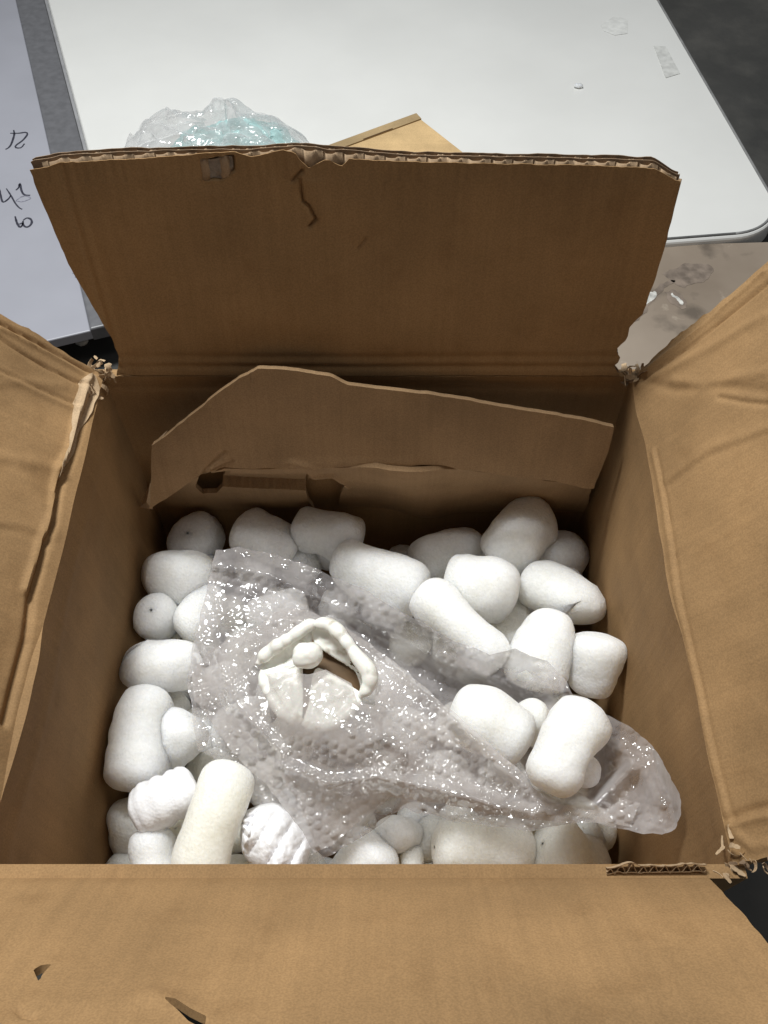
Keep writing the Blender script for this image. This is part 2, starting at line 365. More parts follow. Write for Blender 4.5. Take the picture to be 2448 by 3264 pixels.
v,f=prism(ccw(wq(-.8,tl,0,.0055)),WZ-.024,WZ-.004,.0015); o=mk('frame_lip',v,f,mat_plain('frame_lip_grey',(.30,.30,.31),.4,.5,.1,50),smooth=False); setparent(o,wbt)
def Zs(pts,s=.1808,ox=0,oy=380): return [P(ox+x*s,oy+y*s,WZ-.0026) for x,y in pts]
M_ink=mat_plain('black_marker_ink',(.035,.035,.05),.5,.3,.3,200); M_ink2=mat_plain('faded_marker_ink',(.22,.22,.27),.5,.3,.3,200)
strokes=[([(240,190),(250,270),(200,430),(150,500),(95,530)],M_ink,.0016),([(180,245),(330,245),(450,230),(482,265),(400,370),(280,460),(280,500),(370,500),(430,430)],M_ink,.0015),
 ([(-30,1180),(0,1290),(30,1420),(65,1460),(150,1400),(190,1340)],M_ink,.0015),([(110,1220),(190,1340),(270,1480),(340,1560),(390,1585)],M_ink,.0012),
 ([(280,1250),(330,1200),(350,1130),(380,1260),(430,1330),(530,1340)],M_ink,.0016),([(280,1440),(350,1380),(450,1350),(540,1390),(400,1450),(280,1440)],M_ink2,.0009),
 ([(265,1710),(300,1830),(350,1900),(390,1870),(400,1825),(340,1850)],M_ink,.0016),([(410,1780),(470,1740),(540,1760),(560,1820),(520,1880),(460,1900),(410,1860),(405,1790)],M_ink,.0016),
 ([(1270,2720),(1340,2700),(1330,2790),(1420,2740)],M_ink2,.0008)]
for pts,mt,r in strokes:
    q=resample(np.array(Zs(pts)),24); n=len(q); T=np.gradient(q,axis=0)[:,:2]; T/=np.linalg.norm(T,axis=1)[:,None]; Nn=np.c_[-T[:,1],T[:,0]]
    wv=r*(1+.35*fbm(np.arange(n)*.4,np.zeros(n)))
    L=q.copy(); Rr=q.copy(); L[:,:2]+=Nn*wv[:,None]; Rr[:,:2]-=Nn*wv[:,None]
    v=np.concatenate([L,Rr]); f=np.array([(i,i+1,n+i+1,n+i) for i in range(n-1)])
    v2=v.copy(); v2[:,2]-=.0003; vv,ff=slab(v,v2,f); o=mk('handwriting',vv,ff,mt,smooth=False); setparent(o,wbt)
# ---------------------------------------------------------------- cardboard box
H=.42; TK=.0075
FL=math.radians(50); FR=math.radians(59); FF=math.radians(53); FB=math.radians(80)
BX,BY=.21,.183; FLEN=.183; BLEN=.1705
bx=empty('cardboard_box',(0,0,0)); tagt(bx,'large open brown cardboard box filled with white foam pieces and bubble wrap','cardboard box')
def hingeL(y): return .0035*fbm(y*14+3,y*0,s=4)+.002*np.sin(y*21)
def hingeR(y): return .0035*fbm(y*12+9,y*0,s=5)-.003*np.cos(y*9)
class Panel:
    def __init__(s,O,U,V,N): s.O=np.array(O,float); s.U=np.array(U,float); s.V=np.array(V,float); s.N=np.array(N,float)
    def px(s,x,y): p=PP(s.O,s.N,x,y)-s.O; return (p@s.U,p@s.V)
    def poly(s,pts): return [s.px(*p) for p in pts]
    def world(s,uv,h): return s.O+uv[:,:1]*s.U+uv[:,1:2]*s.V+np.asarray(h)[:,None]*s.N
def lines(uv,L):
    h=np.zeros(len(uv))
    for pl,wd,am in L:
        d,_,_=near_seg(uv[:,0],uv[:,1],pl,False); h+=am*np.exp(-(d/wd)**2)
    return h
def build_panel(name,pn,poly,holes,step,hf,mat,th=TK,parent=bx,kidmat=None):
    uv,q=grid_poly(poly,holes,step); h=hf(uv)
    a=pn.world(uv,h); b=pn.world(uv,h-th)
    hd=h if True else h
    if np.cross(pn.U,pn.V)@pn.N<0: q=q[:,::-1]
    v,f=slab(a,b,q); o=mk(name,v,f,mat); 
    if parent: setparent(o,parent)
    md=o.modifiers.new('edges','EDGE_SPLIT'); md.split_angle=math.radians(50)
    return o
def ragged(poly,amp,step=.004,seed=0,freq=90,keep=None):
    """add torn jitter to the edges of a polygon (keep: function -> weight 0..1)"""
    poly=np.asarray(poly,float); out=[]
    for i in range(len(poly)):
        a=poly[i];b=poly[(i+1)%len(poly)]; n=max(1,int(np.linalg.norm(b-a)/step)); e=(b-a)/(np.linalg.norm(b-a)+1e-9); nn=np.array([-e[1],e[0]])
        for k in range(n):
            p=a+(b-a)*k/n; w_=1 if keep is None else keep(p)
            out.append(p+nn*amp*w_*float(fbm(p[0]*freq,p[1]*freq,s=seed,o=2)))
    return out
# --- walls (inner faces), top follows the wavy hinge
def wallside(sign,hg,seed):
    pn=Panel((sign*BX,BY,H),(0,-1,0),(0,0,-1),(-sign,0,0))
    def hf(uv):
        y=BY-uv[:,0]; d=uv[:,1]
        h=-sign*0+(-hg(y))*np.exp(-d/.06)
        h+=.004*fbm(uv[:,0]*9,d*9,s=seed)*np.clip(d/.05,0,1)
        return h
    return pn,hf
pn,hf=wallside(-1,lambda y:-hingeL(y)*-1,11)
def hfL(uv,hf=hf,pn=pn):
    h=hf(uv)+lines(uv,[([(.01,.03),(.36,.028)],.006,.0012)])
    return h
build_panel('wall',pn,[(-.006,0),(2*BY,0),(2*BY,H-.002),(-.006,H-.002)],[],.004,hfL,M_cardY)
pn,hf=wallside(1,hingeR,12)
build_panel('wall',pn,[(-.006,0),(2*BY,0),(2*BY,H-.002),(-.006,H-.002)],[],.004,hf,M_cardY)
pn=Panel((-BX,BY,H),(1,0,0),(0,0,-1),(0,-1,0))
build_panel('wall',pn,[(-.0125,0.001),(2*BX+.0125,.001),(2*BX+.0125,H-.002),(-.0125,H-.002)],[],.004,lambda uv:.003*fbm(uv[:,0]*8,uv[:,1]*8,s=3)*np.clip(uv[:,1]/.05,0,1)+lines(uv,[([(0,.012),(.42,.013)],.004,-.0015)]),M_cardX)
pn=Panel((-BX-.006,-BY,H-.001),(1,0,0),(0,0,-1),(0,1,0))
build_panel('wall',pn,[(0,0),(2*BX+.012,0),(2*BX+.012,H-.003),(0,H-.003)],[],.006,lambda uv:-.001+0*uv[:,0],M_cardX)
v,f=prism([(-BX,-BY),(BX,-BY),(BX,BY),(-BX,BY)],.003,.009,.001); o=mk('bottom',v,f,M_cardX,smooth=False); setparent(o,bx)
# --- back flap: three liners with fluting between them, open along the top
bf=Panel((-BX-.002,BY,H),(1,0,0),(0,math.cos(FB),math.sin(FB)),(0,-math.sin(FB),math.cos(FB)))
WB=2*BX+.004
crack=bf.poly([(954,585),(963,655),(985,672),(997,697),(1007,711),(983,737)])
crack2=bf.poly([(1165,768),(1140,800)])
dent=bf.poly([(632,520),(640,590),(700,592),(748,560),(745,505)])
def h_back(uv):
    s=uv[:,0]; t=uv[:,1]; x=s-WB/2
    h=.0035*fbm(s*7,t*7,s=21)*np.clip(t/.03,0,1)+.0006*fbm(s*60,t*12,s=5)
    h+=-.004*np.cos(x/WB*math.pi)*(t/BLEN)            # gentle bow
    h+=lines(uv,[([(.016,.0),(.014,BLEN)],.0022,-.0013),([(.024,.0),(.022,BLEN)],.004,-.0006),([(0,.008),(WB,.008)],.003,-.0012),([(0,.017),(WB,.0175)],.0035,-.001),
      (crack,.0011,-.0035),(crack2,.0009,-.0015),(bf.poly([(968,590),(1000,600),(1030,690)]),.006,.0012),
      (bf.poly([(1225,560),(1215,640)]),.002,-.0007),(bf.poly([(860,590),(870,700)]),.006,.0008),(bf.poly([(960,555),(930,590)]),.0012,-.003)])
    h+=np.where(t>BLEN-.012,-.0007*np.sin(s*2*math.pi/.0125)**2,0)*.6
    d=inpoly(s,t,dent); dd,_,_=near_seg(s,t,dent); h+=np.where(d,-.0052*np.clip(dd/.0016,0,1),-.0007*np.exp(-(dd/.005)**2))
    return h
sl=np.array(bf.px(110,540)); sr=np.array(bf.px(2160,560))
def topprof(pts):
    q=np.array([bf.px(*p) for p in pts]); return lambda s:np.interp(s,q[:,0],q[:,1])
tf=topprof([(105,545),(190,520),(400,512),(600,505),(640,500),(745,497),(800,512),(900,490),(940,500),(950,520),(985,550),(1000,538),(1040,520),(1090,545),(1110,520),(1250,522),(1500,528),(1800,530),(2090,540),(2160,580)])
tf2=topprof([(105,530),(190,508),(300,504),(420,500),(600,500),(800,500),(940,488),(1000,492),(1040,500),(1250,512),(1500,518),(1800,520),(2090,528),(2160,570)])
def flap_back_outline(off,seed,amp):
    pts=[(0,0)]
    n=160
    S=np.linspace(0,WB,n); T=(tf2(S)+.0 if off else tf(S))+off*.5+amp*fbm(S*110,S*0,s=seed,o=2)
    right=[]
    # side tears
    tr=np.linspace(0,1,40)
    rx=np.interp(tr,[0,.05,.1,.15,.22,.28,.36,.5,.7,1],[-.010,-.017,-.013,-.018,-.011,-.012,-.005,-.003,-.001,-.002])+.0012*fbm(tr*30,tr*0,s=seed+9)*np.clip(1.2-tr,0,1)
    lx=np.interp(tr,[0,.1,.2,.55,1],[.012,.018,.016,.001,-.0065])+.0007*fbm(tr*40,tr*0,s=seed+19)
    P1=[(WB+rx[k],tr[k]*float(T[-1])) for k in range(40)]
    P2=[(S[k],float(T[k])) for k in range(n-3,1,-1)]
    P3=[(lx[k],tr[k]*float(T[0])) for k in range(39,-1,-1)]
    return P1+P2+P3
fl=empty('flap',(0,BY,H)); setparent(fl,bx); fl['label']='upright dim brown back flap with torn open corrugated top edge'
LT=.0006
def liner(name,off_n,off_t,seed,amp,step,mat,par):
    uv,q=grid_poly(flap_back_outline(off_t,seed,amp),[],step); h=h_back(uv)
    if off_n: h=h*.0+ (h_back(uv)*np.exp(-0))*0+smooth_back(uv)
    a=bf.world(uv,h-off_n); b=bf.world(uv,h-off_n-LT)
    v,f=slab(a,b,q); o=mk(name,v,f,mat); setparent(o,par)
    md=o.modifiers.new('edges','EDGE_SPLIT'); md.split_angle=math.radians(45); return o
def smooth_back(uv):
    s=uv[:,0]; t=uv[:,1]; x=s-WB/2
    return .0035*fbm(s*7,t*7,s=21)*np.clip(t/.03,0,1)-.004*np.cos(x/WB*math.pi)*(t/BLEN)-.0005
liner('front_liner',0,0,31,.0005,.0012,M_cardX,fl)
liner('middle_liner',.0043,.0012,32,.0006,.003,M_core,fl)
liner('back_liner',.0082,.0022,33,.0008,.003,M_core,fl)
def fluting(off0,off1,per,seed,offt):
    n=int(WB/per*12); S=np.linspace(.001,WB-.001,n); depths=[.002,-.006,-.02]
    rows=[]
    T=tf2(S)-.001+offt*.5+.0006*fbm(S*120,S*0,s=seed,o=2)
    ph=S*2*math.pi/per+.5*fbm(S*40,S*0,s=seed)
    k=np.tanh(2.2*np.sin(ph))/math.tanh(2.2)*.5+.5
    for dlt in depths:
        uv=np.c_[S,T+dlt-.002]; h=smooth_back(uv)-off0-(off1-off0)*k
        rows.append(bf.world(uv,h))
    A=np.concatenate(rows); q=np.array([(r*n+i,r*n+i+1,(r+1)*n+i+1,(r+1)*n+i) for r in range(2) for i in range(n-1)])
    B=A-bf.N*.0004-bf.U*.0003
    v,f=slab(A,B,q); o=mk('fluting',v,f,M_flute); setparent(o,fl); return o
fluting(.0009,.0042,.0138,41,.0002); fluting(.0050,.0081,.0090,42,.0012)
build_panel('exposed_layer',bf,ragged(bf.poly([(640,524),(648,582),(700,586),(738,555),(735,512)]),.0008,.003,66),[],.0012,lambda uv:h_back(uv)*.6-.0012+.0014*fbm(uv[:,0]*300,uv[:,1]*300,s=8),M_grime,.0004,fl)
# --- right flap
rf=Panel((BX,BY,H),(0,-1,0),(math.cos(FR),0,math.sin(FR)),(-math.sin(FR),0,math.cos(FR)))
rl=lambda *p:rf.poly(p)
def hinge_h(uv,hg,phi,sgn):
    y=BY-uv[:,0]; # hinge moves by hg(y) along x : normal component
    return (-sgn*hg(y))*-1*math.sin(phi)*np.exp(-uv[:,1]/.04)
RL=[(rl((2020,1190),(2130,1105),(2300,960),(2448,835)),.0022,-.002),(rl((2030,1200),(2190,1090),(2448,870)),.0018,.0016),(rl((2045,1212),(2200,1110),(2448,910)),.0022,-.0024),
    (rl((2045,1225),(2200,1150),(2448,1010)),.004,.0018),
    (rl((2020,1200),(2150,1245),(2300,1235),(2448,1250)),.004,-.0014),(rl((2150,1215),(2250,1235),(2448,1190)),.004,.0012),
    (rl((2130,1530),(2260,1440),(2448,1370)),.005,.0013),(rl((2140,1545),(2270,1455),(2448,1385)),.003,-.0009),
    (rl((2300,1270),(2380,1285),(2448,1290)),.002,-.0016),(rl((2085,1440),(2120,1600),(2190,2000),(2260,2330),(2330,2620)),.0028,.0013),
    (rl((2094,1440),(2129,1600),(2199,2000),(2269,2330),(2339,2620)),.0016,-.0013),
    (rl((2323,2617),(2380,2590),(2448,2573)),.0028,-.0022),(rl((2330,2632),(2400,2610),(2448,2600)),.0028,.002),
    (rl((2350,2660),(2400,2700),(2448,2690)),.003,.0015)]
def h_right(uv):
    s=uv[:,0];t=uv[:,1]
    h=lines(uv,RL)+.0045*fbm(s*6,t*6,s=51)*np.clip(t/.05,0,1)+.0012*fbm(s*28,t*28,s=52)*np.clip(t/.02,0,1)
    h+=-sgn_h(hingeR(BY-s))*math.sin(FR)*np.exp(-t/.03)
    return h
def sgn_h(x): return x
def flapout(seed,extra=None):
    L=2*BY
    return ragged([(-.001,0),(L+.002,0),(L-.002,FLEN),(.002,FLEN)],.0022,.003,seed,110,keep=lambda p:0 if (p[1]<.0005) else 1)
build_panel('flap',rf,flapout(61),[],.0014,h_right,M_cardY)['label']='lit brown right side flap with crushed creases'
# --- left flap
lf=Panel((-BX,BY,H),(0,-1,0),(-math.cos(FL),0,math.sin(FL)),(math.sin(FL),0,math.cos(FL)))
ll=lambda *p:lf.poly(p)
LLn=[(ll((0,1030),(150,1105),(280,1180),(300,1190)),.0016,-.0026),(ll((0,1045),(150,1122),(275,1195)),.002,.0018),(ll((0,1075),(100,1140),(250,1220),(290,1230)),.0018,-.0024),
     (ll((0,1180),(120,1235),(240,1290)),.002,-.0016),(ll((0,1192),(120,1247),(235,1302)),.003,.0012),
     (ll((295,1250),(250,1370),(215,1480),(190,1540),(170,1660),(140,1740),(100,1900),(85,2040),(20,2300)),.0026,-.0042),
     (ll((285,1200),(235,1350),(215,1440),(180,1500),(160,1640),(120,1740),(80,1880)),.0026,.0030),
     (ll((0,1455),(120,1480),(190,1500)),.005,.0016),(ll((0,1680),(70,1690),(150,1730)),.004,-.0014),(ll((0,1670),(70,1680),(150,1715)),.004,.0012),(ll((0,1220),(100,1215),(200,1230)),.004,.0008),
     (ll((60,1500),(130,1600),(160,1700)),.006,.001)]
def h_left(uv):
    s=uv[:,0];t=uv[:,1]
    h=lines(uv,LLn)+.004*fbm(s*6,t*6,s=71)*np.clip(t/.05,0,1)+.0014*fbm(s*28,t*28,s=72)*np.clip(t/.02,0,1)
    h+=hingeL(BY-s)*math.sin(FL)*np.exp(-t/.03)
    return h
build_panel('flap',lf,flapout(62),[],.0014,h_left,M_cardY)['label']='lit brown left side flap with torn wrinkled hinge'
# --- front flap
FY=-BY-.0055
ff_=Panel((-BX-.006,FY,H),(1,0,0),(0,-math.cos(FF),math.sin(FF)),(0,math.sin(FF),math.cos(FF)))
fl_=lambda *p:ff_.poly(p)
notch=fl_((106,3093),(133,3078),(165,3076),(145,3097),(133,3112),(125,3136),(114,3112))
cr=fl_((520,3198),(560,3200),(606,3230),(658,3254),(652,3290),(600,3264),(563,3230),(543,3216))
FLn=[(fl_((60,3225),(75,3240),(110,3245)),.0014,-.002),(fl_((1525,3170),(1535,3210),(1540,3264)),.0009,-.0006),(fl_((1745,3190),(1762,3264)),.0009,-.0005),
     (fl_((540,2950),(600,2940),(650,2950)),.004,.0005),(fl_((0,2795),(800,2800),(2300,2806)),.006,-.0006),(fl_((480,3180),(530,3195),(660,3255)),.006,.0016),(fl_((0,3180),(300,3200),(500,3190)),.006,.0007)]
def h_front(uv):
    s=uv[:,0];t=uv[:,1]
    return lines(uv,FLn)+(.003*fbm(s*6,t*6,s=81)+.0007*fbm(s*24,t*24,s=82))*np.clip(t/.04,0,1)-.0035*np.exp(-(t/.0035))
WF=2*BX+.012
fr_=fl_((2255,2790),(2292,2832),(2448,3010))
fr2=np.array(fr_[2])+(np.array(fr_[2])-np.array(fr_[1]))/(fr_[2][1]-fr_[1][1])*(FLEN-fr_[2][1])
print('FLAP',fr_,fr2)
fo=ragged([(0,0),(fr_[0][0],0),tuple(fr_[1]),tuple(fr_[2]),tuple(fr2),(0,FLEN)],.0012,.003,83,110,keep=lambda p:0 if p[1]<.0005 else 1)
build_panel('flap',ff_,fo,[notch,cr],.0013,h_front,M_cardX,.004)['label']='bright brown front flap nearest the viewer with small punctures'
strip=lf.poly([(258,1210),(300,1192),(314,1240),(290,1320),(256,1372),(232,1450),(203,1505),(180,1538),(184,1490),(208,1430),(222,1350),(230,1285)])
build_panel('torn_strip',lf,ragged(strip,.0016,.003,64),[],.0013,lambda uv:h_left(uv)+.0016,M_torn,.0008)
# --- torn paper and crushed corrugated scraps at the corners
def scraps(center,ext,n,seed,size,mat=M_torn,name='torn_paper'):
    r=np.random.default_rng(seed); parts=[]
    for k in range(n):
        c=np.array(center)+r.uniform(-1,1,3)*np.array(ext); L=size*r.uniform(.5,1.4); wd=size*r.uniform(.15,.45)
        d=r.normal(size=3); d/=np.linalg.norm(d); a=np.cross(d,r.normal(size=3)); a/=np.linalg.norm(a); b=np.cross(d,a)
        m=7; pts=[]; curl=r.uniform(-2.5,2.5)
        th=0;p=c.copy()
        for i in range(m):
            dd=d*math.cos(th)+b*math.sin(th); p=p+dd*L/m; th+=curl/m
            ww=wd*(1-.6*abs(i/(m-1)-.4))*(1+.4*r.normal()*.5); pts.append((p-a*ww/2,p+a*ww/2))
        A=np.array([x for pr_ in pts for x in pr_]); q=np.array([(2*i,2*i+1,2*i+3,2*i+2) for i in range(m-1)])
        nn=np.cross(A[1]-A[0],A[2]-A[0]); nn/=np.linalg.norm(nn)+1e-9
        parts.append(slab(A,A-nn*.0004,q))
    v,f=merge(parts); o=mk(name,v,f,mat,smooth=False); setparent(o,bx); return o
scraps((-BX-.002,BY+.001,H+.003),(.010,.004,.004),18,1,.012)
scraps((-BX+.002,BY+.003,H+.014),(.004,.002,.006),7,11,.011)
scraps((-BX-.004,BY-.018,H+.004),(.004,.012,.002),8,2,.013)
scraps((BX+.001,BY,H+.002),(.009,.005,.004),22,3,.011)
scraps((BX+.003,BY-.006,H-.004),(.004,.004,.010),9,13,.014,M_core)
scraps((-BX-.004,-BY+.002,H),(.008,.004,.004),14,4,.010)
scraps((BX+.002,-BY+.005,H+.003),(.008,.006,.003),9,5,.010)
def corr_strip(a,b,up,dep,nper,seed,amp=.006):
    """short length of open corrugated edge seen end-on: two liners and a wave"""
    a=np.array(a);b=np.array(b);up=np.array(up,float);dep=np.array(dep,float); n=nper*10; t=np.linspace(0,1,n)
    L=np.linalg.norm(b-a); base=a+(b-a)*t[:,None]; env=amp*(1+.5*fbm(t*nper*.5,t*0,s=seed)); parts=[]
    for kk in (0,1,2):
        hh=[env*0,env,env*(.5+.5*np.sin(t*nper*2*math.pi+fbm(t*9,t*0,s=seed)))][kk]+.0012*fbm(t*nper,t*0,s=seed+kk)
        r0=base+hh[:,None]*up; r1=r0+dep*.005; A=np.concatenate([r0,r1]); q=np.array([(i,i+1,n+i+1,n+i) for i in range(n-1)])
        parts.append(slab(A,A-up*.0006,q))
    v,f=merge(parts); o=mk('corrugated_edge',v,f,M_torn,smooth=False); setparent(o,bx); return o
corr_strip(P(1935,2782,H+.001),P(2250,2776,H+.002),(0,.55,.8),(0,.3,-.9),9,5,.0050)
for k_,(x_,y_,z_) in enumerate(((2290,2768,.43),(2350,2756,.444),(2410,2748,.458),(2440,2742,.465))): scraps(P(x_,y_,z_),(.006,.003,.003),4,30+k_,.007,M_core if k_%2 else M_torn)
# --- torn, folded cardboard insert leaning on the back wall
ins=empty('cardboard_insert',(0,.14,.2)); tagt(ins,'torn folded cardboard sheet with ragged holes leaning inside the back wall of the box','cardboard insert')
def wpt(px,py,y): r=ray(px,py); return CAM+r*((y-CAM[1])/r[1])
c0=wpt(1224,1490,.138); top=wpt(1224,1240,.158); vv_=top-c0; vv_/=np.linalg.norm(vv_)
up_=Panel(c0,(1,0,0),vv_,np.cross((1,0,0),vv_)); 
if up_.N@(CAM-c0)<0: up_.N=-up_.N
edge_u=[(475,1625),(482,1520),(485,1420),(530,1390),(600,1330),(690,1258),(760,1205),(820,1175),(950,1182),(1050,1200),(1110,1228),(1200,1238),(1400,1262),(1600,1295),(1800,1330),(1900,1348),(1958,1362),(1940,1440),(1893,1560)]
fold=[(1860,1556),(1800,1540),(1600,1515),(1400,1485),(1200,1478),(1100,1485),(1000,1492),(800,1495),(715,1490),(640,1515)]
pu=up_.poly(edge_u+fold)
def h_iu(uv): 
    s=uv[:,0];t=uv[:,1]
    return .0012*fbm(s*7,t*7,s=91)+.0002*fbm(s*50,t*50,s=92)+lines(uv,[(up_.poly([(640,1510),(700,1450),(715,1440)]),.0016,-.0016),(up_.poly([(655,1500),(720,1460)]),.0014,.0015),(up_.poly([(670,1500),(740,1470)]),.0014,-.0015),
      (up_.poly([(800,1190),(790,1235)]),.001,-.001),(up_.poly([(900,1480),(1300,1478)]),.006,.0016),(up_.poly([(930,1470),(1080,1520)]),.003,.002)])
build_panel('upper_panel',up_,ragged(pu,.001,.003,95),[],.0014,h_iu,M_insert,.0045,ins)
lo_dir=np.array([0,.34,-1.]); lo_dir/=np.linalg.norm(lo_dir)
lp_=Panel(c0+np.array([0,.001,.0]),(1,0,0),lo_dir,np.cross(lo_dir,(1,0,0)))
if lp_.N@(CAM-c0)<0: lp_.N=-lp_.N
low=[(640,1516),(715,1490),(800,1495),(1000,1492),(1200,1480),(1400,1487),(1600,1517),(1800,1542),(1885,1560),(1862,1650),(1850,1750),(1860,2000),(560,2000),(490,1790),(455,1700),(425,1625),(470,1590),(550,1560)]
holes=[lp_.poly(ragged([(622,1550),(636,1512),(700,1500),(735,1498),(715,1545),(690,1570),(645,1572)],3,12,3,.05)),lp_.poly([(972,1560),(985,1522),(1060,1520),(1100,1540),(1085,1580),(1080,1610),(1095,1650),(1050,1645),(1020,1645),(985,1600)])]
def h_il(uv):
    s=uv[:,0];t=uv[:,1]
    slot=lp_.poly([(700,1506),(980,1512),(985,1566),(690,1550)])
    d=inpoly(s,t,slot)
    return .003*fbm(s*8,t*8,s=96)+.0006*fbm(s*50,t*50,s=97)-np.where(d,.010,0)+lines(uv,[(lp_.poly([(1000,1520),(1060,1515),(1110,1550)]),.003,.003),(lp_.poly([(1300,1500),(1500,1900)]),.03,.006)])
build_panel('lower_panel',lp_,ragged(lp_.poly(low),.0014,.003,98),holes,.0014,h_il,M_insert,.0045,ins)
# pale peeled paper at its torn left corners
def peel(pts,z,name='peeled_paper',d=0.):
    q=[wpt(x,y,yy) for x,y,yy in pts]; c=sum(q)/len(q); n=len(q)
    v=q+[c+np.array([0,-.004,.003])]; f=[(i,(i+1)%n,n) for i in range(n)]
    o=mk(name,np.array(v),f,M_torn,smooth=False); m=o.modifiers.new('s','SOLIDIFY'); m.thickness=.0008; setparent(o,ins)
peel([(448,1615,.155),(480,1540,.15),(478,1590,.148),(488,1622,.145)],0)
peel([(485,1418,.150),(535,1372,.152),(525,1400,.148),(510,1425,.147)],0)
# ---------------------------------------------------------------- foam peanuts
def peanut(pts,wd,mat=M_foam,seed=0,pw=3.2,rough=.05,ribs=0,taper=(1,1),label=None,group=None,name='foam_peanut',cat='foam peanut',zs=None,flat=1.,nr=30,nl=34):
    q=np.array([P(x,y,z) for x,y,z in pts]); c=q.mean(0); dep=(c-CAM)@Fv; R=wd*1.08/2/FPX*dep
    path=resample(q,nl+1)
    Lp=np.linalg.norm(path[-1]-path[0]); rs0=random.Random(seed*7+1)
    if Lp<2.5*R:
        k=np.linspace(-.5,1,nl+1)[:,None]; rd=c-CAM; rd/=np.linalg.norm(rd); path=path+k*rd*math.sqrt(max(0,(2.5*R)**2-Lp**2))/1.5
    elif len(pts)==2:
        e=path[-1]-path[0]; e/=np.linalg.norm(e); sd=np.cross(e,[0,0,1.]); k=np.sin(np.linspace(0,math.pi,nl+1))[:,None]
        path=path+k*(sd*rs0.uniform(-.22,.22)+np.array([0,0,.08]))*R
    # keep inside the walls
    path[:,0]=np.clip(path[:,0],-BX+R*.92+.002,BX-R*.92-.002)
    t=np.linspace(-1,1,nl+1); tt=np.sin(t*math.pi/2)       # cluster near the ends
    L=np.linalg.norm(path[-1]-path[0])
    u=(tt+1)/2; idx=np.linspace(0,1,nl+1); path=np.stack([np.interp(u,idx,path[:,k]) for k in range(3)],1)
    asp=max(1.,L/(2*R)); edge=np.clip((1-np.abs(tt))*asp,0,1)   # 0 at end, 1 after one radius
    pw=pw*rs0.uniform(.85,1.2); prof=(1-(1-edge)**pw)**(1/rs0.uniform(2.5,3.6))
    r=R*prof*np.interp(u,[0,1],taper)*(1.04+.10*fbm(u*2.6+seed,u*0,s=seed)+rs0.uniform(-.07,.07)*(u-.5)*2-rs0.choice((0,0,.03,.06,.11))*np.exp(-((u-rs0.uniform(.4,.62))/.16)**2))
    r[0]=r[-1]=R*.02
    T=np.gradient(path,axis=0); T[0]=T[1];T[-1]=T[-2]; T/=np.linalg.norm(T,axis=1)[:,None]+1e-12
    a=np.array([0,0,1.]) if abs(T[0,2])<.9 else np.array([1.,0,0]); A=np.cross(T[0],a); A/=np.linalg.norm(A); V=[]
    an=np.arange(nr)/nr*2*math.pi; rs=random.Random(seed); ph=rs.uniform(0,6.28); ov=rs.uniform(.02,.10)
    for k in range(nl+1):
        A=A-T[k]*(A@T[k]); A/=np.linalg.norm(A); B=np.cross(T[k],A)
        rr=r[k]*(1+ov*np.cos(2*(an-ph)))
        if ribs: rr=rr*(1+.10*abs(math.sin(u[k]*math.pi*ribs))-.05)*(1+.06*np.abs(np.sin(an*3+u[k]*2)))
        V.append(path[k]+rr[:,None]*(np.cos(an)[:,None]*A+np.sin(an)[:,None]*B))
    V=np.concatenate(V); d=V-np.repeat(path,nr,0); dn=d/(np.linalg.norm(d,axis=1)[:,None]+1e-9)
    nzv=fbm(V[:,0]*38+seed*3.1,V[:,1]*38,V[:,2]*38,s=seed)*rough*2.6+vnoise(V[:,0]*110,V[:,1]*110,V[:,2]*110,s=seed)*rough*.6+vnoise(V[:,0]*260,V[:,1]*260,V[:,2]*260,s=seed)*rough*.16
    V=V+dn*(R*nzv)[:,None]+np.repeat(T,nr,0)*(R*rough*1.2*vnoise(V[:,0]*70,V[:,1]*70,V[:,2]*70,s=seed+3))[:,None]*.6
    f=np.array([(k*nr+j,k*nr+(j+1)%nr,(k+1)*nr+(j+1)%nr,(k+1)*nr+j) for k in range(nl) for j in range(nr)])
    V-=c; o=mk(name,V,f,mat); o.location=c
    tagt(o,label,cat,group); return o
G='white foam packing peanuts filling the box'
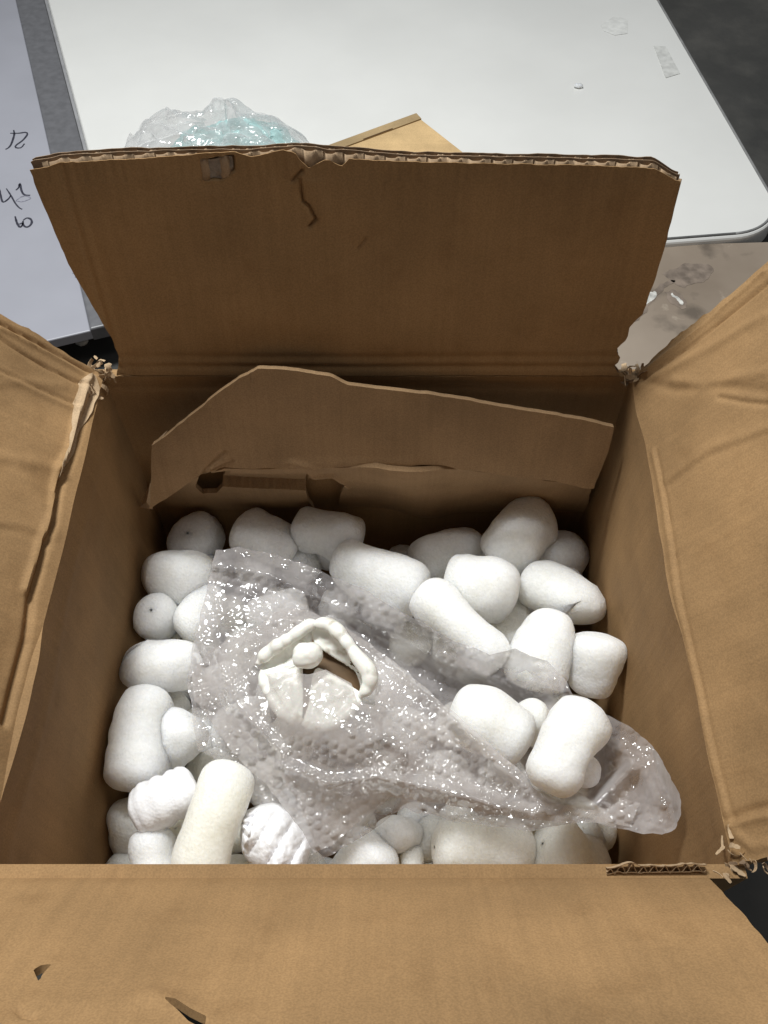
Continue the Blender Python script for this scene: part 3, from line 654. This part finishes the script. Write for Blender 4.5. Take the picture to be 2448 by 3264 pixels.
PN=[
 # pts(px,py,z) , width, material, extra, label
 ([(600,1700,.225),(665,1735,.215)],135,M_foam,{'rough':.06},'dim round foam peanut in the shadow at the back left corner, topmost on the left'),
 ([(762,1675,.235),(850,1715,.235),(945,1762,.225)],140,M_foam,{'taper':(1.08,.8)},'dim tapered foam peanut leaning down rightwards at the back under the torn cardboard'),
 ([(940,1680,.235),(1050,1705,.24),(1150,1745,.235)],150,M_foam,{'taper':(.9,1.05)},'plump dim foam peanut directly below the square hole in the torn cardboard'),
 ([(447,1832,.24),(560,1838,.245),(690,1860,.235)],145,M_foam,{},'silvery sideways foam peanut touching the top left corner of the bubble wrap'),
 ([(480,1945,.245),(480,2000,.225)],128,M_foam,{},'small round foam peanut seen end-on by the left wall'),
 ([(680,1880,.235),(580,2030,.235)],120,M_foam,{},'foam peanut tucked half under the left edge of the bubble wrap'),
 ([(363,2125,.245),(480,2122,.25),(640,2118,.24)],162,M_foam,{},'wide sideways foam peanut above the big bulbous one on the left side'),
 ([(415,2205,.245),(375,2350,.25),(385,2520,.245)],190,M_foam,{'taper':(.86,1.1)},'largest bulbous upright foam peanut against the left wall'),
 ([(605,2285,.25),(500,2450,.24)],145,M_foam,{'taper':(1.05,.85)},'slanting foam peanut right of the big bulbous one, end pointing up right'),
 ([(520,2230,.205),(560,2330,.205)],130,M_cream,{},'shaded cream foam peanut sunk behind the slanting left one'),
 ([(425,2600,.262),(540,2545,.27),(625,2500,.265)],132,M_poly,{'ribs':5,'rough':.07,'label_cat':1},'small glossy white ribbed polystyrene peanut lying across the lower left'),
 ([(735,2450,.275),(700,2560,.285),(650,2700,.28),(625,2880,.27)],148,M_cream,{'rough':.03},'longest smooth curved foam peanut standing at the front left edge'),
 ([(470,2640,.255),(490,2740,.25),(510,2880,.24)],150,M_foam,{'taper':(.95,1.1)},'blocky foam peanut below the small ribbed one at the front left'),
 ([(380,2560,.215),(345,2730,.205)],145,M_cream,{},'shadowed foam peanut squeezed against the left wall near the front'),
 ([(300,2800,.20),(420,2800,.20)],150,M_cream,{},'dark foam peanut in the front left corner of the box'),
 ([(700,2790,.235),(860,2800,.24)],130,M_cream,{},'cream foam peanut under the large fan-ribbed piece'),
 ([(560,2640,.215),(640,2700,.21)],140,M_cream,{},'cream foam peanut in the gap between the small ribbed one and the long curved one'),
 ([(790,1975,.238),(890,1950,.245),(975,1925,.24)],108,M_foam,{'rough':.03},'foam peanut seen through the bubble wrap above the porcelain flower'),
 ([(1075,1780,.24),(1200,1840,.25),(1345,1915,.245)],170,M_foam,{'taper':(.92,1.1)},'large foam peanut right of the wrap top corner, lying down to the right'),
 ([(1310,1810,.225),(1430,1765,.23),(1530,1750,.22)],150,M_foam,{},'dim foam peanut with a small slit at the back, left of the bent one'),
 ([(1575,1790,.235),(1640,1730,.26),(1710,1650,.255)],165,M_foam,{'taper':(.95,1.1)},'tallest dim foam peanut leaning up to the right at the back'),
 ([(1700,1800,.215),(1790,1770,.225),(1870,1790,.215)],140,M_foam,{},'dim foam peanut with a small hole in the back right corner'),
 ([(1840,1850,.20),(1880,1900,.20)],110,M_cream,{},'dark foam peanut sunk by the right wall at the back'),
 ([(1425,1850,.25),(1520,1875,.265),(1640,1900,.265)],178,M_foam,{},'fat foam peanut with its round end facing out, above the slanting white one'),
 ([(1670,1850,.245),(1800,1900,.255),(1920,1985,.25)],160,M_foam,{},'long foam peanut slanting down to the right wall'),
 ([(1350,1890,.27),(1470,2000,.28),(1600,2120,.27)],142,M_foam,{},'white slanting cylinder foam peanut, its lower end under the bubble wrap edge'),
 ([(1765,1950,.285),(1735,2050,.28),(1690,2200,.262)],172,M_foam,{'taper':(.95,1.0)},'upright foam peanut in the middle right with its foot under the bubble wrap tip'),
 ([(1905,2020,.285),(1895,2110,.28),(1880,2215,.27)],158,M_foam,{'taper':(1.02,.95)},'bright foam peanut standing against the right wall'),
 ([(1435,2265,.298),(1550,2300,.30),(1685,2380,.295)],178,M_foam,{'rough':.03},'smooth fat foam peanut lying in the open mouth of the bubble wrap'),
 ([(1880,2250,.335),(1810,2370,.335),(1735,2520,.33)],168,M_foam,{'rough':.07,'taper':(.98,1.0)},'brightest lumpy foam peanut lying on top of the bubble wrap at the right'),
 ([(1870,2410,.315),(1850,2500,.315)],88,M_foam,{'rough':.05},'small foam lump poking out behind the brightest one on the wrap'),
 ([(1680,2270,.29),(1730,2340,.285)],110,M_cream,{},'cream foam peanut wedged between the two on the open bubble wrap'),
 ([(1600,1960,.225),(1640,2060,.225)],165,M_cream,{},'cream foam peanut in the gap left of the middle right upright one'),
 ([(1655,1790,.20),(1690,1850,.20)],85,M_cream,{},'small shadowed foam peanut below the tallest one'),
 ([(1215,2670,.225),(1160,2760,.225),(1100,2880,.215)],185,M_foam,{'taper':(.9,1.05)},'plump foam peanut at the front edge below the wrap, left of the small ones'),
 ([(1230,2650,.225),(1310,2665,.225)],118,M_foam,{},'round foam peanut just under the dark notch of the wrap edge'),
 ([(1310,2700,.215),(1310,2800,.215)],66,M_cream,{'nl':24},'tiny thin foam peanut between two plump ones at the front edge'),
 ([(1345,2660,.205),(1390,2720,.205)],130,M_cream,{},'cream foam peanut behind the long front one, left end'),
 ([(1385,2700,.235),(1540,2705,.225),(1700,2720,.22)],175,M_cream,{'rough':.04},'long cream foam peanut lying along the front edge with a white round end'),
 ([(1730,2690,.225),(1800,2730,.225),(1900,2790,.22)],185,M_cream,{},'big cream foam peanut at the front right corner'),
 ([(1860,2640,.205),(1900,2680,.205)],80,M_cream,{},'small foam peanut peeping out under the right lobe of the wrap'),
 ([(1500,1800,.212),(1560,1850,.215)],120,M_foam,{},'partly hidden foam peanut between the slit one and the fat round-ended one at the back'),
 ([(1780,1860,.225),(1850,1930,.22)],120,M_foam,{},'foam peanut behind the long one that slants to the right wall'),
 ([(1000,1700,.20),(1100,1790,.205)],130,M_foam,{},'shadowed foam peanut below the plump one under the square hole'),
 ([(1340,2790,.20),(1480,2792,.20)],70,M_cream,{},'thin cream foam sliver in front of the long front one'),
 ([(1000,2800,.195),(900,2800,.195)],150,M_cream,{},'foam peanut hidden mostly by the front edge below the fan-ribbed piece'),
]
for i,(pts,wd,mt,ex,lab) in enumerate(PN):
    ex=dict(ex); ex.pop('label_cat',None)
    peanut(pts,wd,mt,seed=i+1,label=lab,group=G,**ex)
# fan-ribbed large polystyrene piece: layered shell lobes grown as one surface
def fan_piece():
    n=70;m=50; u=np.linspace(0,1,n); a=np.linspace(0,1,m)
    U,A=np.meshgrid(u,a,indexing='ij')
    # px outline: spine from upper left to lower right
    top=resample(np.array([(770,2590),(840,2562),(905,2568),(960,2640),(992,2700)],float),n); bot=resample(np.array([(765,2660),(775,2725),(830,2790),(880,2860),(960,2830)],float),n)
    X=top[:,0][:,None]*(1-A)+bot[:,0][:,None]*A; Y=top[:,1][:,None]*(1-A)+bot[:,1][:,None]*A
    lob=np.abs(np.sin((U*4.6+A*.9)*math.pi))**.6
    z=.262+.028*np.sin(np.clip(A,0,1)*math.pi)**.5*np.sin(np.clip(U*1.0,0,1)*math.pi)**.35+.0065*(lob-.6)*np.clip(np.sin(A*math.pi)*2,0,1)+.003*fbm(X/30,Y/30,s=3)
    side=(A<.25)|(U<.18); z+=np.where(U<.2,.004*np.abs(np.sin(A*14)),0)
    pts=np.array([P(X.ravel()[k],Y.ravel()[k],z.ravel()[k]) for k in range(n*m)])
    q=np.array([(i*m+j,(i+1)*m+j,(i+1)*m+j+1,i*m+j+1) for i in range(n-1) for j in range(m-1)])[:,::-1]
    low=pts.copy(); low[:,2]=.235+(pts[:,2]-.262)*.1; c=pts.mean(0)
    low[:,:2]=c[:2]+(low[:,:2]-c[:2])*.85
    v,f=slab(pts-c,low-c,q); o=mk('foam_peanut',v,f,M_poly); o.location=c; return o
o=fan_piece(); tagt(o,'large glossy white fan-ribbed polystyrene piece at the front edge beside the wrap','foam peanut',G)
# lower layers seen only through the gaps
k=0
for layer,(z0,ny,nx) in enumerate(((.203,8,8),)):
    for iy in range(ny):
        for ix in range(nx):
            k+=1; x=-BX+.03+(2*BX-.06)*(ix+.5*(iy%2)*.8)/(nx-.6)+random.uniform(-.006,.006); y=-BY+.03+(2*BY-.085)*iy/(ny-1)+random.uniform(-.006,.006)
            z=z0+random.uniform(-.006,.004)-(.0 if y>-.05 else .012); a=random.uniform(0,math.pi); L=random.uniform(.012,.02)
            e1=np.array([x+L*math.cos(a),y+L*math.sin(a),z+random.uniform(-.008,.008)]); e2=np.array([x-L*math.cos(a),y-L*math.sin(a),z])
            p1=proj(e1);p2=proj(e2)
            if inpoly(np.array([p1[0]]),np.array([p1[1]]),[(1050,1900),(1300,1990),(1500,2090),(1760,2190),(1700,2290),(1500,2280),(1300,2160),(1120,2030)])[0]: continue
            peanut([(p1[0],p1[1],e1[2]),(p2[0],p2[1],e2[2])],FPX*2*random.uniform(.017,.021)/p1[2],random.choice((M_foam,M_cream)),seed=200+k,nr=18,nl=18,
                   label='foam peanut buried in the lower layer, seen only through gaps between the upper ones',group='buried foam peanuts of the lower layer')
# ---------------------------------------------------------------- bubble wrap
def tps(ctrl,x,y,reg=1e-3):
    c=np.array(ctrl,float); X=c[:,:2]/1000.; z=c[:,2]; n=len(c)
    def Uf(r2): return np.where(r2>1e-12,r2*np.log(r2+1e-12),0)
    K=Uf(((X[:,None]-X[None])**2).sum(-1))+np.eye(n)*reg; Pm=np.c_[np.ones(n),X]
    A=np.block([[K,Pm],[Pm.T,np.zeros((3,3))]]); s=np.linalg.solve(A,np.r_[z,0,0,0])
    q=np.c_[x,y]/1000.; out=s[n]+s[n+1]*q[:,0]+s[n+2]*q[:,1]
    for i in range(n): out+=s[i]*Uf(((q-X[i])**2).sum(1))
    return out
def hexbub(x,y,pitch,seed):
    ry=pitch*.866; best=np.full(x.shape,9.); hid=np.zeros(x.shape)
    j0=np.floor(y/ry)
    for dj in (0,1):
        j=j0+dj; off=(j%2)*pitch/2; i=np.round((x-off)/pitch); cx=i*pitch+off; cy=j*ry; d=np.hypot(x-cx,y-cy)/pitch
        h=_h(i.astype(np.int64),j.astype(np.int64),np.zeros(x.shape,np.int64),seed); m=d<best; best=np.where(m,d,best); hid=np.where(m,h,hid)
    return best,hid
def rayarr(x,y): return Fv+np.outer((x-1224)/FPX,Rv)+np.outer((1632-y)/FPX,Uv)
def Parr(x,y,z):
    r=rayarr(x,y); p=CAM+r*((z-CAM[2])/r[:,2])[:,None]
    lim=BX-.007
    m=p[:,0]>lim; 
    if m.any(): t=((lim-CAM[0])/r[m,0]); p[m]=CAM+r[m]*t[:,None]
    return p
def crinkle(x,y,scale,seed):
    a=fbm(x*scale,y*scale,s=seed,o=2); return 1-np.abs(a)*2
def wrap_layer(name,poly,holes,ctrl,step,mat,parent,ridges,cr=.0026,bub=.0020,seed=0,edge=.001,rot=.3):
    pl=ragged(np.array(poly,float),9,22,seed,.02)
    uv,q=grid_poly(pl,holes,step); x=uv[:,0];y=uv[:,1]
    z=tps(ctrl,x,y)
    for rl_,wd,am in ridges:
        d,_,_=near_seg(x,y,np.array(rl_,float),False); z=z+am*np.exp(-(d/wd)**2)
    d,_,_=near_seg(x,y,np.array(pl),True)
    z=z-edge*np.exp(-(d/14.)**2)
    c,s_=math.cos(rot),math.sin(rot); xr=(x*c+y*s_); yr=(-x*s_+y*c)
    z=z+cr*(crinkle(xr/110,yr/210,1,seed)*.7-.35)+cr*.6*(crinkle(xr/60,yr/90,1,seed+5)*.7-.35)+.0006*fbm(x/16,y/16,s=seed+9)
    p=Parr(x,y,z)
    # bubbles follow a lattice on the sheet itself
    bd,hid=hexbub(xr*.00026,yr*.00030,.0088,seed)
    amp=bub*np.where(hid<.45,.22+.3*hid,.55+.6*hid)
    amp=amp*(1-.75*np.exp(-(((x-1000)/190)**2+((y-2200)/150)**2)**2)); bump=amp*np.sqrt(np.clip(1-(bd/.43)**2,0,1)); p=p+bump[:,None]*np.array([0,-.35,.94])
    v,f=p,q[:,::-1]
    o=mk(name,v,f,mat); setparent(o,parent); return o
bw=empty('bubble_wrap',(0,0,.2)); tagt(bw,'crumpled shiny clear bubble wrap on the foam peanuts around the porcelain flower','bubble wrap')
L1=[(690,1755),(760,1745),(850,1760),(960,1797),(1010,1815),(1085,1845),(1180,1890),(1300,1960),(1420,2030),(1560,2085),(1640,2070),(1740,2110),(1810,2170),(1825,2215),(1790,2260),(1850,2300),(1920,2275),(2000,2310),(2070,2360),(2120,2440),(2165,2530),(2172,2600),(2150,2645),(2110,2662),(2050,2655),(1980,2640),(1850,2615),(1700,2650),(1500,2625),(1330,2590),(1290,2570),(1250,2600),(1180,2650),(1060,2720),(985,2765),(930,2660),(860,2600),(800,2560),(740,2480),(680,2410),(635,2390),(610,2260),(595,2180),(610,2080),(640,1960),(665,1850)]
C1=[(690,1755,.285),(960,1800,.275),(1300,1960,.295),(1560,2085,.305),(1740,2110,.312),(1820,2210,.315),(1150,1990,.252),(1300,2080,.245),(1500,2200,.25),(1680,2225,.265),(850,1920,.28),(640,1960,.275),(600,2180,.275),(650,2380,.27),(800,2250,.275),(900,2400,.27),(1000,2200,.262),(1200,2400,.27),(1400,2450,.275),(1000,2700,.25),(1300,2580,.262),(1600,2350,.268),(1600,2600,.272),(1850,2600,.30),(1850,2400,.295),(2000,2500,.312),(2100,2400,.335),(2165,2550,.355),(2110,2650,.345),(2000,2640,.325),(1920,2280,.325),(1700,2640,.285)]
R1=[([(690,1800),(860,1830),(1050,1930),(1250,2020),(1450,2120),(1640,2190),(1790,2200)],26,.010),([(1050,1940),(1250,2060),(1430,2180),(1600,2230)],45,-.012),([(1640,2420),(1700,2500),(1790,2560),(1900,2560),(1960,2500),(2010,2450)],24,.016),([(1980,2380),(2060,2450),(2100,2550)],30,.008),([(640,2080),(760,2300),(900,2470)],20,.009),([(600,2150),(700,2080),(840,2050)],22,.008),([(900,2700),(1100,2560),(1250,2520)],24,.006)]
wrap_layer('lower_sheet',L1,[],C1,4.4,M_wrap,bw,R1,seed=101)
L2=[(820,2000),(870,1955),(930,1940),(1000,1955),(1080,1990),(1180,2055),(1300,2150),(1420,2250),(1520,2335),(1640,2440),(1700,2505),(1770,2560),(1850,2585),(1940,2575),(1990,2540),(2040,2560),(2010,2630),(1800,2620),(1600,2600),(1400,2560),(1250,2540),(1150,2610),(1060,2690),(1000,2720),(930,2620),(850,2500),(760,2420),(690,2330),(620,2230),(615,2150),(660,2080),(720,2040)]
C2=[(930,1940,.292),(1080,1990,.305),(1300,2150,.312),(1520,2335,.315),(1700,2505,.318),(1900,2580,.325),(2030,2560,.335),(1000,2250,.328),(850,2250,.315),(1130,2330,.328),(1300,2350,.322),(1250,2540,.278),(1400,2540,.285),(1000,2600,.275),(700,2200,.295),(620,2200,.285),(800,2440,.28),(1600,2550,.30),(720,2040,.292),(820,2000,.292),(1500,2450,.308),(1000,2720,.262),(1180,2160,.312),(980,2120,.322),(1010,2000,.292)]
hole=[(800,2132),(835,2085),(915,2015),(1000,1968),(1085,1985),(1160,2080),(1198,2160),(1195,2250),(1140,2238),(1120,2178),(1038,2134),(985,2150),(900,2140),(850,2150)]
R2=[([(870,1975),(1000,1975),(1100,2020),(1300,2170),(1520,2350),(1690,2510)],20,.007),([(900,2440),(1040,2500),(1200,2480),(1400,2520),(1700,2590)],26,.012),([(1250,2300),(1400,2400),(1600,2540)],34,-.008),([(700,2100),(760,2250),(900,2400)],20,.009),([(1450,2300),(1560,2420),(1750,2590)],16,.006),([(900,2480),(960,2560),(1010,2700)],18,.008)]
wrap_layer('upper_sheet',L2,[hole],C2,4.4,M_wrap_top,bw,R2,seed=140,rot=-.5)
# ---------------------------------------------------------------- porcelain flower
def mat_porc(name,dirt):
    m,nt,b,out=newmat(name); co=coords(nt)
    _,r=noise_ramp(nt,co,70,(.52,.48,.40),(.86,.86,.81),.30,.30+.25*dirt,5)
    nt.links.new(r.outputs[0],b.inputs['Base Color']); b.inputs['Roughness'].default_value=.3; b.inputs['Specular IOR Level'].default_value=.5
    b.inputs['Subsurface Weight'].default_value=.1; b.inputs['Subsurface Scale'].default_value=.003
    n=nd(nt,'ShaderNodeTexNoise',_Scale=120.0,_Detail=3.0); nt.links.new(co,n.inputs['Vector']); bp=nd(nt,'ShaderNodeBump',_Strength=.25,_Distance=.001)
    nt.links.new(n.outputs[0],bp.inputs['Height']); nt.links.new(bp.outputs[0],b.inputs['Normal']); return m
M_porc=mat_porc('white_porcelain',.5); M_porc2=mat_porc('stained_porcelain',.7)
fw_=empty('porcelain_flower',tuple(P(1000,2150,.295))); tagt(fw_,'white porcelain flower ornament with ruffled petals and a round bud, half covered by bubble wrap','ornament')
def petal(outer,inner,zo,zi,zm,seed,mat,rr=.0052,nb=20):
    n=60; O_=resample(np.array([(x,y,z) for (x,y),z in zip(outer,zo)],float),n); I_=resample(np.array([(x,y,z) for (x,y),z in zip(inner,zi)],float),n)
    t=np.linspace(0,1,n); b=np.linspace(0,1,nb)
    ruff=np.abs(np.sin(t*math.pi*4.2+1.3*np.sin(t*11+seed)+seed))
    V=[]
    for k in range(nb):
        bb=b[k]; X=I_[:,0]*(1-bb)+O_[:,0]*bb; Y=I_[:,1]*(1-bb)+O_[:,1]*bb
        Z=I_[:,2]*(1-bb)+O_[:,2]*bb+zm*math.sin(bb*math.pi)+.0022*bb*(ruff-.5)+.0025*fbm(X/28,Y/28,s=seed)*math.sin(bb*math.pi)
        V.append(Parr(X,Y,Z))
    V=np.concatenate(V); q=np.array([(k*n+i,k*n+i+1,(k+1)*n+i+1,(k+1)*n+i) for k in range(nb-1) for i in range(n-1)])
    low=V.copy(); low[:,2]-=.003; parts=[slab(V,low,q)]
    rim=V[-n:]; rad=rr*(.88+.2*ruff)*(1+.2*fbm(t*7,t*0,s=seed)); rad=rad*np.clip(np.minimum(t,1-t)/.12,.25,1)**.6
    parts.append(tube(rim,rad,12))
    v,f=merge(parts); o=mk('petal',v,f,mat)
    rm=o.modifiers.new('fuse','REMESH'); rm.mode='VOXEL'; rm.voxel_size=.0011; rm.use_smooth_shade=True
    sm=o.modifiers.new('soft','SMOOTH'); sm.factor=.5; sm.iterations=4
    setparent(o,fw_); return o
petal([(818,2118),(860,2075),(930,2030),(985,1993),(1020,1985)],[(838,2146),(885,2140),(930,2128),(965,2105),(985,2060)],[.312,.316,.322,.326,.327],[.308,.309,.311,.314,.318],-.006,1,M_porc)
petal([(985,1990),(1050,1992),(1100,2040),(1140,2095),(1175,2140),(1176,2185),(1145,2222)],[(998,2040),(1008,2052),(1028,2070),(1062,2093),(1102,2118),(1132,2142),(1146,2175)],[.328,.330,.330,.328,.326,.322,.318],[.320,.318,.316,.312,.309,.308,.308],-.004,2,M_porc,.0056)
petal([(832,2135),(845,2180),(868,2225),(890,2260),(920,2285),(965,2298)],[(960,2100),(962,2110),(965,2130),(966,2160),(967,2200),(968,2240)],[.313,.312,.311,.310,.310,.310],[.314,.313,.311,.309,.306,.302],-.002,3,M_porc,.0050)
petal([(1150,2205),(1130,2245),(1095,2285),(1040,2312),(960,2306)],[(1110,2178),(1055,2146),(1008,2128),(990,2180),(985,2240)],[.316,.313,.311,.310,.310],[.308,.310,.312,.308,.302],.004,5,M_porc,.0045)
def ell(name,c,rx,ry,rz,mat,seed,par,am=.06):
    n=24;m=32; u=np.linspace(.001,math.pi-.001,n); a=np.arange(m)/m*2*math.pi; U,A=np.meshgrid(u,a,indexing='ij')
    d=np.stack([np.sin(U)*np.cos(A),np.sin(U)*np.sin(A),np.cos(U)],-1).reshape(-1,3); r=1+am*fbm(d[:,0]*1.6+seed,d[:,1]*1.6,d[:,2]*1.6,s=seed)
    v=d*r[:,None]*np.array([rx,ry,rz])+c; f=np.array([(i*m+j,(i+1)*m+j,(i+1)*m+(j+1)%m,i*m+(j+1)%m) for i in range(n-1) for j in range(m)])
    o=mk(name,v,f,mat); setparent(o,par) if par else None; return o
ell('bud',P(980,2090,.327),.0122,.0102,.0095,M_porc,3,fw_,.16)
M_brownc=mat_plain('brown_clay_base',(.13,.08,.04),.7,.3,.25,60)
ell('clay_base',P(1010,2150,.296),.040,.036,.010,M_brownc,4,fw_,.03)
# ---------------------------------------------------------------- crumpled clear bag with teal film behind the flap
def crumple(name,cx,cy,rx,ry,hz,z0,mat,seed,par,sharp=1.,peaks=()):
    n=120; g=np.linspace(-1,1,n); X,Y=np.meshgrid(g,g,indexing='ij'); x=X.ravel();y=Y.ravel()
    # square to disc
    dx=x*np.sqrt(1-y*y/2); dy=y*np.sqrt(1-x*x/2); r=np.hypot(dx,dy)
    wx=cx+dx*rx; wy=cy+dy*ry
    # faceted crumple: distance to nearest/2nd nearest of random points
    rg=np.random.default_rng(seed); pts=rg.uniform(-1.1,1.1,(46,2))
    D=np.hypot(dx[:,None]-pts[:,0],dy[:,None]-pts[:,1])**1.; o_=np.argsort(D,1)[:,:2]; d1=np.take_along_axis(D,o_[:,:1],1)[:,0]; d2=np.take_along_axis(D,o_[:,1:2],1)[:,0]
    gr=rg.normal(size=(46,2)); fac=((dx-pts[o_[:,0],0])*gr[o_[:,0],0]+(dy-pts[o_[:,0],1])*gr[o_[:,0],1])
    dome=np.clip(1-r**2.6,0,1)**.45
    for px_,py_,ph,pw_ in peaks: dome=dome+ph*np.exp(-((dx-px_)**2+(dy-py_)**2)/pw_**2)*np.clip(1-r**4,0,1)
    z=z0+hz*dome*(1+.42*fac*sharp)+hz*.22*sharp*(np.minimum(d2-d1,.12)/.12-.6)*np.clip(1-r**6,0,1)*.5+hz*.10*fbm(dx*5,dy*5,s=seed)
    wx=wx+.012*fbm(dx*4,dy*4,s=seed+1); wy=wy+.012*fbm(dx*4,dy*4,s=seed+2)
    z=np.maximum(z,z0+.0006)
    q=np.array([(i*n+j,(i+1)*n+j,(i+1)*n+j+1,i*n+j+1) for i in range(n-1) for j in range(n-1)])
    o=mk(name,np.c_[wx,wy,z],q,mat,smooth=True); md=o.modifiers.new('e','EDGE_SPLIT'); md.split_angle=math.radians(25)
    if par: setparent(o,par)
    return o
bc=P(700,500,.046)
bg=empty('crumpled_plastic_bag',(bc[0],bc[1],.046)); tagt(bg,'crumpled shiny clear plastic bag with teal tint lying on the white table behind the box','plastic bag')
crumple('clear_film',bc[0]+.0,bc[1]-.02,.158,.10,.072,.047,M_bag,5,bg,1.,[(.12,.35,.35,.22),(-.5,.0,.1,.3)])
crumple('teal_film',bc[0]+.035,bc[1]-.03,.12,.085,.058,.0465,M_teal,8,bg,1.,[(.15,.3,.3,.3)])
# ---------------------------------------------------------------- folded carton behind the flap
ct=empty('folded_carton',tuple(P(1250,470,.05))); tagt(ct,'small light brown folded carton on the white table behind the open box','carton')
za=.075
A=P(1343,380,za);B=P(1060,484,za);Cc=P(1490,495,za); A2=A[:2]
e1=(B-A)[:2]; e2=(Cc-A)[:2]
quad=[A2,A2+e1*1.3,A2+e1*1.3+e2*1.3,A2+e2*1.3]
v,f=prism(ccw(quad),.046,za,.002); o=mk('carton_body',v,f,M_fresh,smooth=False); setparent(o,ct)
nrm2=np.array([-e1[1],e1[0]]); nrm2/=np.linalg.norm(nrm2); nrm2=nrm2 if nrm2@e2<0 else -nrm2
def strip3(a,b,w_,z0,z1,th=.003):
    a=np.array(a);b=np.array(b); pts=[]
    v=[(*a,z0),(*b,z0),(*(b+nrm2*w_),z1),(*(a+nrm2*w_),z1)]; v+= [(x,y,z-th) for x,y,z in v]
    return v,[(0,1,2,3),(7,6,5,4),(0,4,5,1),(1,5,6,2),(2,6,7,3),(3,7,4,0)]
v,f=strip3(A2,A2+e1*1.3,.016,za+.0015,za+.003); o=mk('lip',v,f,mat_card('kraft_lip',(.42,.30,.16),1,.3),smooth=False); setparent(o,ct)
v,f=strip3(A2+e1*.33,A2+e1*.66-0*nrm2,.0022,za+.003,za+.002,.001); o=mk('torn_edge',v,f,M_core,smooth=False); setparent(o,ct)
crumb('debris',262,1095,.0,.010,M_stain,'small pale scrap on the dark floor left of the back flap','scrap',5)
